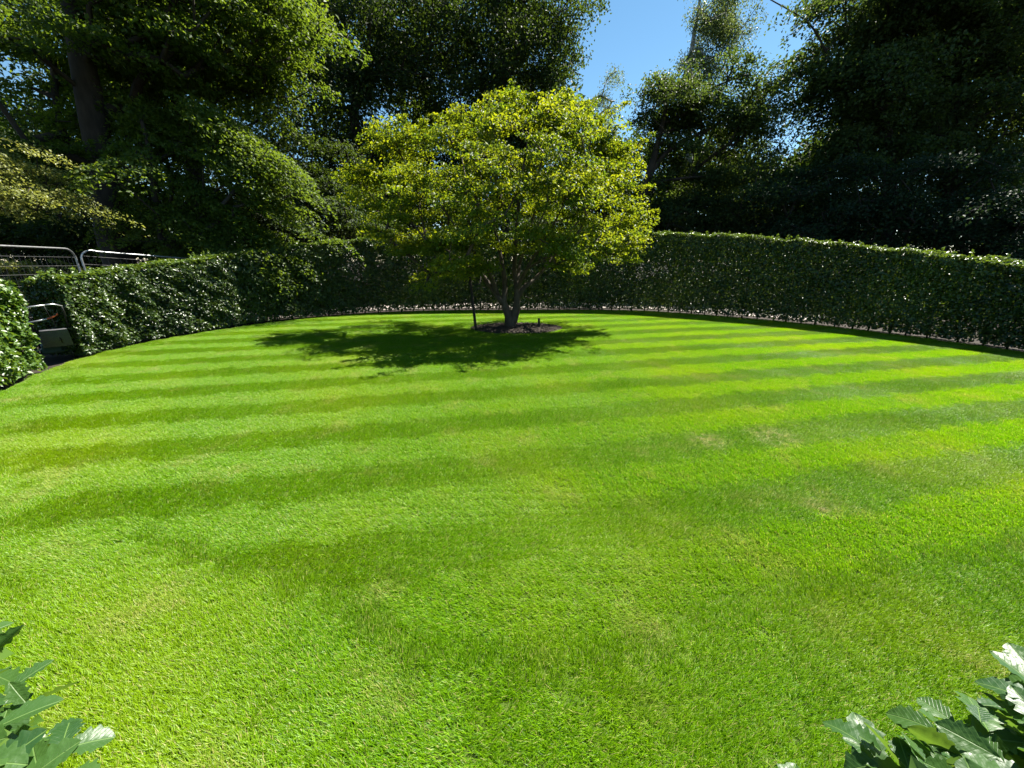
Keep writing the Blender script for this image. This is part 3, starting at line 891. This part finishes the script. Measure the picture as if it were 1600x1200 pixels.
# leaning tree stake and its tie
sb, stp = P(745, 522, 9.35), P(733, 425, 9.55)
sb[2] = -0.1
stk = empty('tree_stake', (sb[0], sb[1], 0)); tag(stk, 'dark leaning wooden stake planted left of the maple trunk', 'stake')
MB().tube(np.linspace(sb, stp, 5) + rng.normal(0, 0.004, (5, 3)), [0.036, 0.035, 0.034, 0.033, 0.031], 10).build('post', M['stake'], stk, smooth=True)
tpt = sb + (stp - sb) * 0.8
MB().tube([tpt + [0, 0, 0], tpt + [0.22, 0.1, 0.02], pm(752, 425)], 0.012, 6).build('tie', M['rope'], stk, smooth=True)
# small dark post on the right of the bed
c = P(842, 507, 9.85); bx, by = c[0], 9.85
mk = empty('marker_post', (bx, by, 0)); tag(mk, 'small black post standing at the right of the mulch bed', 'post')
MB().tube([(bx, by, -0.02), (bx, by, 0.215)], 0.028, 14).build('post', M['black'], mk, smooth=False)
MB().tube([(bx, by, 0.215), (bx, by, 0.222), (bx, by, 0.24), (bx, by, 0.246)], [0.028, 0.036, 0.036, 0.02], 14).build('cap', M['black'], mk)

# ------------------------------------------------------------------ temporary mesh fence behind the left hedge
def fence_panel(label, a, b, ha, hb):
    a = np.array([a[0], a[1], 0.05]); b = np.array([b[0], b[1], 0.05])
    root = empty('fence_panel', tuple(a)); tag(root, label, 'fence panel', 'temporary mesh fence panels behind the left hedge')
    up = np.array([0, 0, 1.0]); d = unit(b - a); Ld = np.linalg.norm(b - a); rc = 0.20
    top = lambda s: ha + (hb - ha) * s / Ld
    def pt(s, z): return a + d * s + up * (z * top(s))
    arcs = []
    for k in range(7):
        t = k / 6 * math.pi / 2
        arcs.append(a + d * (rc - rc * math.cos(t)) + up * (top(0) - rc + rc * math.sin(t)))
    arce = []
    for k in range(7):
        t = k / 6 * math.pi / 2
        arce.append(a + d * (Ld - rc + rc * math.sin(t)) + up * (top(Ld) - rc + rc * math.cos(t)))
    mids = [a + d * s + up * top(s) for s in np.linspace(rc + .1, Ld - rc - .1, 8)]
    MB().tube([a, a + up * (top(0) - rc) * 0.5] + arcs + mids + arce + [b + up * (top(Ld) - rc) * 0.5, b], 0.018, 10).build('frame', M['steel'], root, smooth=True)
    MB().tube([a + up * 0.12, b + up * 0.12], 0.019, 10).build('bottom_rail', M['steel'], root, smooth=True)
    nw = int(Ld / 0.105)
    for i in range(1, nw):
        s = i * Ld / nw
        MB().tube([a + d * s + up * 0.12, a + d * s + up * (top(s) - 0.13)], 0.0028, 4).build('vertical_wire', M['wire'], root)
    for z in (0.35, 0.65, 0.95, 1.2, 1.4, 1.55, 1.72):
        MB().tube([a + up * z, b + up * (z + (hb - ha))], 0.003, 4).build('horizontal_wire', M['wire'], root)
    for s in (0.0, Ld):
        c_ = a + d * s; MB().box((c_[0], c_[1], 0.035), (0.22, 0.6, 0.13), Matrix.Rotation(math.atan2(d[1], d[0]), 3, 'Z'), 0.9).build('foot', M['concrete'], root, bevel=0.012)
    return root


J = P(117, 392, 8.5)
L0 = P(0, 384, 6.95); zj = P(108, 389, 8.5)[2]
dirp = unit(L0[:2] - J[:2]); pa = J[:2] + dirp * 3.5
hl = zj + (L0[2] - zj) * 3.5 / np.linalg.norm(L0[:2] - J[:2])
fence_panel('galvanised mesh fence panel at the left edge of the picture', pa, J[:2] + dirp * 0.04, hl - 0.05, zj - 0.05)
E = P(290, 404, 10.4); de = unit(E[:2] - J[:2]); pb_ = J[:2] + de * 3.5
zj2 = P(125, 391, 8.6)[2]
hr = zj2 + (E[2] - zj2) * 3.5 / np.linalg.norm(E[:2] - J[:2])
fence_panel('galvanised mesh fence panel to the right of the post gap, half hidden by the hedge', J[:2] + de * 0.06, pb_, zj2 - 0.05, hr - 0.05)

# ------------------------------------------------------------------ walk behind mower standing in the gap
mw = empty('lawn_mower', (-8.0, 6.6, 0)); tag(mw, 'walk behind lawn mower with grey grass bag standing in the hedge gap', 'lawn mower')
f_ = unit(np.array([-0.80, 0.60, 0])); s_ = np.array([f_[1], -f_[0], 0]); u_ = np.array([0, 0, 1.0])
BC = np.array([-7.80, 6.40, 0.0])


def mp(f, s, z): return BC + f_ * f + s_ * s + u_ * z


Rm = Matrix(((f_[0], -s_[0], 0), (f_[1], -s_[1], 0), (0, 0, 1)))
MB().box(mp(0.62, 0, 0.19), (0.56, 0.44, 0.16), Rm, 0.85).build('deck', M['deck'], mw, bevel=0.03)
MB().tube([mp(0.62, 0, 0.26), mp(0.62, 0, 0.30), mp(0.62, 0, 0.42), mp(0.62, 0, 0.46)], [0.15, 0.17, 0.16, 0.10], 18).build('engine', M['black'], mw, smooth=True)
for f, s in ((0.40, 0.25), (0.40, -0.25), (0.86, 0.25), (0.86, -0.25)):
    w = MB().tube([mp(f, s - 0.025, 0.10), mp(f, s + 0.025, 0.10)], 0.10, 20).build('wheel', M['rubber'], mw)
    MB().tube([mp(f, s - 0.028, 0.10), mp(f, s + 0.028, 0.10)], 0.05, 14).build('hub', M['alu'], w)
# grass bag: a sagging box, back face towards the lawn
bag = MB()
nb_, nh_ = 7, 7
grid = []
tilt = 0.16
for j in range(nh_):
    for i in range(nb_):
        x = (i / (nb_ - 1) - 0.5); y = (j / (nh_ - 1) - 0.5)
        bul = 0.045 * math.cos(x * math.pi) * math.cos(y * math.pi)
        wr = 0.008 * math.sin(7 * x + 5 * y * y * 3) + 0.012 * math.exp(-((x - 0.12 * math.cos(2.6 * y)) / 0.07) ** 2) * -1.0
        grid.append(mp(-0.06 - bul + wr - tilt * y, x * 0.31 * (1.06 - 0.12 * y), 0.42 + y * 0.30))
front = [(j * nb_ + i, j * nb_ + i + 1, (j + 1) * nb_ + i + 1, (j + 1) * nb_ + i) for j in range(nh_ - 1) for i in range(nb_ - 1)]
bag.add(grid, front)
rimi = [i for i in range(nb_)] + [j * nb_ + nb_ - 1 for j in range(1, nh_)] + [(nh_ - 1) * nb_ + i for i in range(nb_ - 2, -1, -1)] + [j * nb_ for j in range(nh_ - 2, 0, -1)]
rv = [grid[i] for i in rimi] + [grid[i] * 0.92 + mp(0.36, 0, 0.36) * 0.08 + f_ * 0.33 for i in rimi]
nR = len(rimi)
bag.add(rv, [(i, i + nR, (i + 1) % nR + nR, (i + 1) % nR) for i in range(nR)])
bo = bag.build('grass_bag', M['bag'], mw, smooth=True)
MB().tube([mp(-0.075, 0.0, 0.52), mp(-0.10, 0.03, 0.46), mp(-0.10, 0.05, 0.40), mp(-0.075, 0.05, 0.34)], 0.010, 6).build('strap', M['black'], bo, smooth=True)
# handle: two bent tubes and a cross bar, lever, orange grip bracket
for s in (-0.2, 0.2):
    MB().tube([mp(0.42, s, 0.22), mp(0.22, s, 0.52), mp(0.06, s, 0.80), mp(-0.02, s * 0.95, 0.93)], 0.012, 8).build('handle_tube', M['black'], mw, smooth=True)
MB().tube([mp(0.02, -0.22, 0.86), mp(-0.02, -0.21, 0.93), mp(-0.05, -0.14, 0.965), mp(-0.05, 0.02, 0.975)], 0.013, 8).build('handlebar', M['alu'], mw, smooth=True)
MB().tube([mp(-0.06, 0.02, 0.98), mp(-0.03, 0.10, 0.985), mp(-0.01, 0.20, 0.94)], 0.011, 8).build('handlebar', M['alu'], mw, smooth=True)
MB().tube([mp(0.04, -0.26, 0.70), mp(0.02, -0.12, 0.725), mp(0.01, -0.02, 0.745)], 0.012, 8).build('lever', M['alu'], mw, smooth=True)
MB().tube([mp(0.01, -0.02, 0.745), mp(0.01, 0.06, 0.775), mp(0.02, 0.12, 0.81)], [0.012, 0.014, 0.010], 8).build('grip', M['orange'], mw, smooth=True)
MB().tube([mp(0.0, 0.0, 0.97), mp(0.03, 0.02, 0.80), mp(0.12, 0.05, 0.66), mp(0.3, 0.02, 0.45)], 0.005, 6).build('cable', M['black'], mw, smooth=True)


# ------------------------------------------------------------------ trees round the lawn
def tp(x, y, Y): return P(x, y, Y)


def ell(x0, y0, x1, y1, Y, ry, w=1.0):
    """ellipsoid whose outline spans the given photo box when it stands at forward distance Y"""
    c = P((x0 + x1) / 2, (y0 + y1) / 2, Y)
    a_, b_ = P(x0, (y0 + y1) / 2, Y), P(x1, (y0 + y1) / 2, Y)
    t_, d_ = P((x0 + x1) / 2, y0, Y), P((x0 + x1) / 2, y1, Y)
    return (tuple(c), (abs(b_[0] - a_[0]) / 2, ry, abs(t_[2] - d_[2]) / 2), w)


def upright_trunk(x, Y, top, lean=0.0):
    """vertical trunk under photo column x (taken at the hedge top) at forward distance Y"""
    b = P(x, 380, Y)
    r = [np.array([b[0] + lean * z / top + rng.normal(0, 0.05), Y + rng.normal(0, 0.05), z]) for z in np.linspace(-0.1, top, 7)]
    r[0][:2] = b[:2]
    return r


# A: the big dark beech on the left
tA = [P(185, 380, 12.0) * [1, 1, 0] - [0, 0, .1], P(178, 380, 12.0), P(165, 280, 12.0), P(145, 180, 12.0), P(128, 90, 12.0), P(112, 10, 12.0), P(95, -80, 12.0)]
make_tree('beech_tree', 'massive dark beech with a thick trunk in the upper left corner', 'tree', tA, [0.42, 0.36, 0.33, 0.3, 0.26, 0.2, 0.12],
          [ell(-150, -150, 330, 130, 12.2, 3.5, 1.4), ell(-100, 60, 250, 260, 12.3, 3.0, 0.8), ell(200, -120, 440, 130, 13.2, 2.2, 0.9)],
          540, 130, 0.62, 0.115, M['beech'], M['bark_dark'], flat=0.25, droop=0.35, shell=0.55, tipr=0.014)
# B: the drooping lit hornbeam in front of it
tB = upright_trunk(250, 11.6, 5.2, 0.4)
bcent = []
for (x, y, dY) in [(318, 160, .3), (340, 178, 0), (372, 203, .2), (405, 222, -.2), (425, 245, .3), (440, 268, 0), (300, 222, .5), (350, 243, -.3), (395, 285, .2), (425, 325, 0), (440, 378, .2), (252, 258, .3),
                   (300, 288, -.3), (355, 328, -.4), (395, 362, -.2), (205, 205, .6), (150, 190, .9), (118, 172, 1.2), (240, 212, .5), (340, 372, -.5), (400, 392, -.3), (270, 330, -.3), (310, 350, -.5), (280, 385, -.6),
                   (230, 300, .2), (370, 390, -.6), (220, 350, .3), (190, 240, .8), (330, 300, .4), (380, 250, .8), (345, 210, 1.0), (290, 190, .9)]:
    p_ = P(x, y, 11.6 + dY)
    bcent += spray_lobe(p_, 0.55, 10, (0.9, -0.45), 1.0, 0.2)
make_tree('hornbeam_tree', 'drooping layered tree with sunlit sprays above the left hedge', 'tree', tB, [0.2, 0.17, 0.15, 0.12, 0.1, 0.07, 0.04],
          [ell(190, 190, 430, 300, 11.6, 1.7, 1.0), ell(240, 270, 445, 385, 11.4, 1.5, 0.9), ell(80, 180, 300, 300, 12.0, 1.5, 0.6), ell(200, 330, 410, 400, 11.2, 1.2, 0.5)],
          400, 150, 0.42, 0.085, M['beech'], M['bark_dark'], flat=0.12, droop=0.9, shell=0.6, elong=1.7, tipr=0.009, rndbias=0.12, centers=bcent)
# C: tall tree with its right side lit
tC = upright_trunk(330, 15.0, 11.0)
make_tree('lime_tree', 'tall tree with a bright sunlit right flank at the top left', 'tree', tC, [0.3, 0.27, 0.24, 0.2, 0.17, 0.12, 0.06],
          [ell(270, -140, 450, 120, 15.0, 2.4, 1.2), ell(250, 60, 430, 230, 15.2, 2.2, 0.8)],
          300, 140, 0.6, 0.11, M['beech'], M['bark_dark'], flat=0.3, droop=0.5, shell=0.6, rndbias=0.2)
# D: the two dark columns behind the maple
tD = upright_trunk(575, 21.0, 14.0)
make_tree('dark_tree', 'dark dense tree with a visible trunk behind the left of the maple', 'tree', tD, [0.28, 0.25, 0.23, 0.2, 0.16, 0.12, 0.06],
          [ell(430, -120, 720, 130, 21.0, 2.6, 1.3), ell(430, 90, 700, 280, 21.2, 2.4, 0.9), ell(440, 220, 640, 370, 21.0, 2.0, 0.5)],
          470, 125, 0.74, 0.14, M['dark'], M['bark_dark'], flat=0.6, droop=0.4, shell=0.45, thick=0.8, lobe=(1.2, 7))
tE = upright_trunk(790, 22.0, 14.0)
make_tree('column_tree', 'tall upright tree with a straight sunlit right edge behind the maple', 'tree', tE, [0.28, 0.25, 0.23, 0.2, 0.16, 0.12, 0.06],
          [ell(660, -110, 905, 130, 22.0, 2.2, 1.4), ell(680, 60, 905, 260, 22.0, 2.2, 1.1), ell(700, 200, 890, 360, 22.0, 2.0, 0.8)],
          480, 135, 0.70, 0.14, M['dark'], M['bark_dark'], flat=0.8, droop=0.2, shell=0.6, upright=0.4, rndbias=0.1, thick=0.9, lobe=(1.0, 6))
# F: middle green bush trees between
tF = upright_trunk(490, 14.8, 3.6)
make_tree('hazel_bush', 'mid green bushy tree low behind the hedge left of the maple', 'tree', tF, [0.12, 0.11, 0.1, 0.08, 0.06, 0.05, 0.03],
          [ell(420, 210, 570, 320, 14.8, 1.5, 1.0), ell(430, 290, 600, 400, 14.8, 1.4, 1.0)],
          170, 130, 0.5, 0.095, M['dark'], M['bark_dark'], flat=0.3, droop=0.5, shell=0.5, rndbias=0.25)
# G: distant birches against the sky
tG = upright_trunk(942, 27.0, 7.6)
make_tree('birch_tree', 'slim wispy birch against the sky just right of the maple top', 'tree', tG, [0.1, 0.09, 0.08, 0.07, 0.05, 0.035, 0.015],
          [ell(922, 100, 965, 210, 27.0, 0.9, 1.0), ell(915, 160, 975, 260, 27.0, 1.1, 0.8)],
          70, 60, 0.45, 0.10, M['birch'], M['bark_birch'], flat=0.3, droop=0.5, shell=0.2, hang=0.9, upright=0.2, lobe=(0.4, 4))
b0 = P(1078, 380, 23.0)
tH = [np.array([b0[0], 23.0, -0.1]), np.array([b0[0] + .05, 23, 2.5]), P(1076, 200, 23), P(1075, 120, 23), P(1082, 70, 23), P(1092, 10, 23), P(1100, -50, 23)]
make_tree('birch_tree', 'tall weeping birch with pale leaves at the top of the sky gap', 'tree', tH, [0.2, 0.18, 0.16, 0.13, 0.1, 0.06, 0.03],
          [ell(1050, -60, 1190, 60, 23.0, 1.8, 1.2), ell(1050, 20, 1150, 120, 23.0, 1.4, 0.8), ell(1110, -20, 1180, 70, 23.2, 1.2, 0.3)],
          190, 95, 0.42, 0.09, M['birch'], M['bark_birch'], flat=0.3, droop=0.4, shell=0.2, hang=1.0, upright=0.2, lobe=(0.5, 4))
# I: oak with a leaning trunk
b0 = P(985, 400, 19.5)
tI = [np.array([b0[0], 19.5, -0.1]), P(995, 345, 19.5), P(1003, 310, 19.5), P(1018, 260, 19.5), P(1030, 215, 19.5), P(1040, 170, 19.5), P(1045, 130, 19.5)]
lI = [([P(1012, 280, 19.5), P(1035, 245, 19.5), P(1065, 222, 19.5), P(1110, 200, 19.5), P(1150, 170, 19.5)], [0.12, 0.1, 0.08, 0.055, 0.025]),
      ([P(1005, 305, 19.5), P(1030, 285, 19.3), P(1070, 278, 19.2), P(1110, 275, 19.0)], [0.08, 0.07, 0.05, 0.025])]
make_tree('oak_tree', 'oak with a dark leaning trunk and forked limb right of the maple', 'tree', tI, [0.26, 0.22, 0.19, 0.16, 0.12, 0.08, 0.04],
          [ell(985, 105, 1100, 240, 19.5, 1.7, 0.9), ell(1060, 105, 1190, 240, 19.6, 1.9, 1.0), ell(1000, 250, 1210, 370, 19.8, 1.7, 1.0), ell(1090, 180, 1200, 300, 19.7, 1.6, 0.6)],
          420, 120, 0.50, 0.12, M['oak'], M['bark_dark'], flat=0.6, droop=0.4, shell=0.4, limbs=lI, thick=0.6, lobe=(0.65, 6))
# J: the right hand cherry with the arching bare limb
b0 = P(1395, 400, 19.0)
tJ = [np.array([b0[0], 19.0, -0.1]), P(1392, 300, 19.0), P(1386, 200, 19.0), P(1374, 140, 19.0), P(1372, 90, 19.0), P(1392, 55, 19.0), P(1420, -10, 19)]
lJ = [([P(1390, 225, 19.0), P(1352, 182, 19.0), P(1312, 135, 19.0), P(1290, 80, 19.0), P(1262, 35, 19.0), P(1205, 0, 19.0), P(1160, -25, 19)], [0.11, 0.085, 0.06, 0.042, 0.03, 0.02, 0.008])]
make_tree('cherry_tree', 'tree with one bare limb arching left across the sky at the right', 'tree', tJ, [0.24, 0.2, 0.17, 0.14, 0.12, 0.09, 0.04],
          [ell(1300, 40, 1430, 200, 19.0, 1.8, 0.9), ell(1350, -120, 1520, 90, 19.0, 2.2, 1.1), ell(1290, 170, 1430, 290, 19.2, 1.8, 0.9), ell(1225, -30, 1330, 170, 19.0, 1.0, 0.36)],
          480, 125, 0.62, 0.145, M['oak'], M['bark_dark'], flat=0.5, droop=0.6, shell=0.4, limbs=lJ, elong=1.5, thick=0.6, lobe=(0.85, 6))
# K: right edge tree
tK = [P(1478, 380, 20.0) * [1, 1, 0] - [0, 0, .1], P(1480, 340, 20.0), P(1486, 260, 20.0), P(1490, 190, 20.0), P(1495, 110, 20.0), P(1500, 40, 20.0), P(1510, -50, 20.0)]
make_tree('lime_tree', 'broad leafy tree filling the upper right corner', 'tree', tK, [0.3, 0.27, 0.25, 0.22, 0.18, 0.13, 0.06],
          [ell(1400, -140, 1720, 120, 20.0, 2.6, 1.3), ell(1400, 80, 1720, 290, 20.0, 2.4, 1.2)],
          640, 130, 0.74, 0.155, M['oak'], M['bark_dark'], flat=0.5, droop=0.6, shell=0.4, elong=1.5, thick=0.8, lobe=(1.2, 7))
# L: evergreen shrubs over the right hedge
for k, (x0, y0, x1, y1, Y, ncl, lab, mat) in enumerate([
        (1130, 235, 1260, 385, 18.0, 160, 'grey green shrub peeping over the hedge between the oak and the cherry', 'oak'),
        (1190, 250, 1390, 400, 16.5, 210, 'dark evergreen shrub behind the hedge below the arching limb', 'yew'),
        (1350, 240, 1560, 410, 15.5, 210, 'dark evergreen shrub behind the right hedge below the leafy tree', 'yew'),
        (1500, 230, 1760, 420, 14.5, 210, 'nearly black evergreen shrub behind the hedge at the right edge', 'yew'),
        (990, 300, 1150, 390, 18.6, 130, 'low dark shrub over the hedge just right of the maple', 'dark'),
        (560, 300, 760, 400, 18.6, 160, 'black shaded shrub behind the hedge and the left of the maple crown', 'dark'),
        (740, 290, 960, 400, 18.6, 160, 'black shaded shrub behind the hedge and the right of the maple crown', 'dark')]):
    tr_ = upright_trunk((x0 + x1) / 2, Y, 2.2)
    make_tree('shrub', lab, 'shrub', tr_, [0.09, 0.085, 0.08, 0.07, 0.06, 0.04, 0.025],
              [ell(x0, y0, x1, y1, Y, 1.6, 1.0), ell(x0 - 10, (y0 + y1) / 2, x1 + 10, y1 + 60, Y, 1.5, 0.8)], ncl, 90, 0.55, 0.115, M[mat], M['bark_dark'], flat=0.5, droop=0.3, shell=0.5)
# M: pale lit foliage at the left edge
b0 = P(-80, 400, 8.6)
tM = [np.array([b0[0], 8.6, z]) for z in (-0.1, 1, 2, 3, 4, 4.8)]
make_tree('acacia_tree', 'pale yellow green feathery foliage cut by the left edge', 'tree', tM, [0.12, 0.1, 0.09, 0.07, 0.05, 0.02],
          [ell(-170, 160, 45, 330, 8.6, 1.3, 1.0), ell(-150, 240, 55, 300, 8.5, 1.0, 0.5)], 130, 150, 0.34, 0.06, M['pale'], M['bark_dark'], flat=0.25, droop=0.7, shell=0.6, elong=1.5, tipr=0.007)
b0 = P(20, 430, 8.6)
tM = [np.array([b0[0], 8.6, z]) for z in (-0.1, 0.4, 0.8, 1.1)]
make_tree('fern_shrub', 'pale sunlit shrub just behind the left fence panel', 'shrub', tM, [0.04, 0.035, 0.03, 0.015],
          [ell(-60, 405, 75, 450, 8.7, 0.5, 1.0)], 40, 90, 0.2, 0.06, M['pale'], M['bark_dark'], flat=0.3, droop=0.5, shell=0.3, tipr=0.005)
# N: understorey behind the left fence
for k, (x0, y0, x1, y1, Y, ncl, lab) in enumerate([
        (330, 300, 480, 400, 13.5, 110, 'dark shrub behind the left hedge under the drooping sprays'),
        (-80, 320, 130, 400, 13.5, 130, 'dark undergrowth behind the fence at the left edge'),
        (60, 250, 240, 400, 14.0, 170, 'black shaded bush filling the gap under the beech'),
        (-120, 180, 120, 330, 15.5, 170, 'dark bush high behind the pale feathery foliage')]):
    tr_ = upright_trunk((x0 + x1) / 2, Y, 1.9)
    make_tree('shrub', lab, 'shrub', tr_, [0.07, 0.065, 0.06, 0.05, 0.04, 0.03, 0.02],
              [ell(x0, y0, x1, y1 + 60, Y, 1.2, 1.0)], ncl, 90, 0.55, 0.115, M['dark'], M['bark_dark'], flat=0.5, droop=0.3, shell=0.5)

# ------------------------------------------------------------------ far woodland: one mass of foliage behind everything
SIL = [(-300, -60), (0, -60), (300, -60), (520, -50), (700, -40), (860, 40), (905, 240), (960, 235), (1000, 200), (1060, 215), (1180, 250), (1225, 265), (1290, 220), (1380, 40), (1450, -60), (1600, -60), (1900, -60)]
sx_, sy_ = [s[0] for s in SIL], [s[1] for s in SIL]
POS, CR = [], []
while len(POS) < 1800:
    x = rng.uniform(-250, 1850); yt = np.interp(x, sx_, sy_)
    y = rng.uniform(yt, 400) if len(POS) > 350 else rng.uniform(290, 420); Y = rng.uniform(23, 31)
    p = P(x, y, Y)
    if p[2] < 0.3: continue
    if yt < 0 and y < 120 and rng.random() < 0.15: continue
    POS.append(p)
C = np.array(POS); per = 125
ci_ = np.repeat(np.arange(len(C)), per); nl = len(ci_)
off = rand_unit(nl) * (rng.random(nl) ** (1 / 2.2))[:, None] * np.array([1.15, 1.15, 0.85]) * rng.uniform(0.8, 1.4, len(C))[ci_][:, None]
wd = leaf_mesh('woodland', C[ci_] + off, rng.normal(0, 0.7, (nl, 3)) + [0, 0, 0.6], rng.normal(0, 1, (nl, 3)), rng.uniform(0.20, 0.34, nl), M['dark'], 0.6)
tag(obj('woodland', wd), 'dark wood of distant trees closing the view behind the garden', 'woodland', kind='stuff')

# ------------------------------------------------------------------ undergrowth carpeting the wood floor
ux = rng.uniform(-700, 2300, 6000); uY = rng.uniform(8.5, 24, 6000)
ub = (P(801, 380, 1.0)[0]) * (ux - 800) * uY
up_ = np.c_[ub, uY]
d_, _ = edge_dist(up_, OUT)
ok = ~inside(up_, OUT) & (d_ > np.where(ub > -6.5, 2.9, 2.2))
up_, d_ = up_[ok][:1500], d_[ok][:1500]
UG = np.c_[up_, rng.uniform(0.05, 0.9, len(up_)) * (0.4 + 0.6 * np.minimum(1, (d_ - 1.5) / 3))]
C = np.array(UG); per = 50
ci_ = np.repeat(np.arange(len(C)), per); nl = len(ci_)
off = rand_unit(nl) * (rng.random(nl) ** (1 / 2.2))[:, None] * np.array([0.75, 0.75, 0.5])
pos = C[ci_] + off; pos[:, 2] = np.abs(pos[:, 2])
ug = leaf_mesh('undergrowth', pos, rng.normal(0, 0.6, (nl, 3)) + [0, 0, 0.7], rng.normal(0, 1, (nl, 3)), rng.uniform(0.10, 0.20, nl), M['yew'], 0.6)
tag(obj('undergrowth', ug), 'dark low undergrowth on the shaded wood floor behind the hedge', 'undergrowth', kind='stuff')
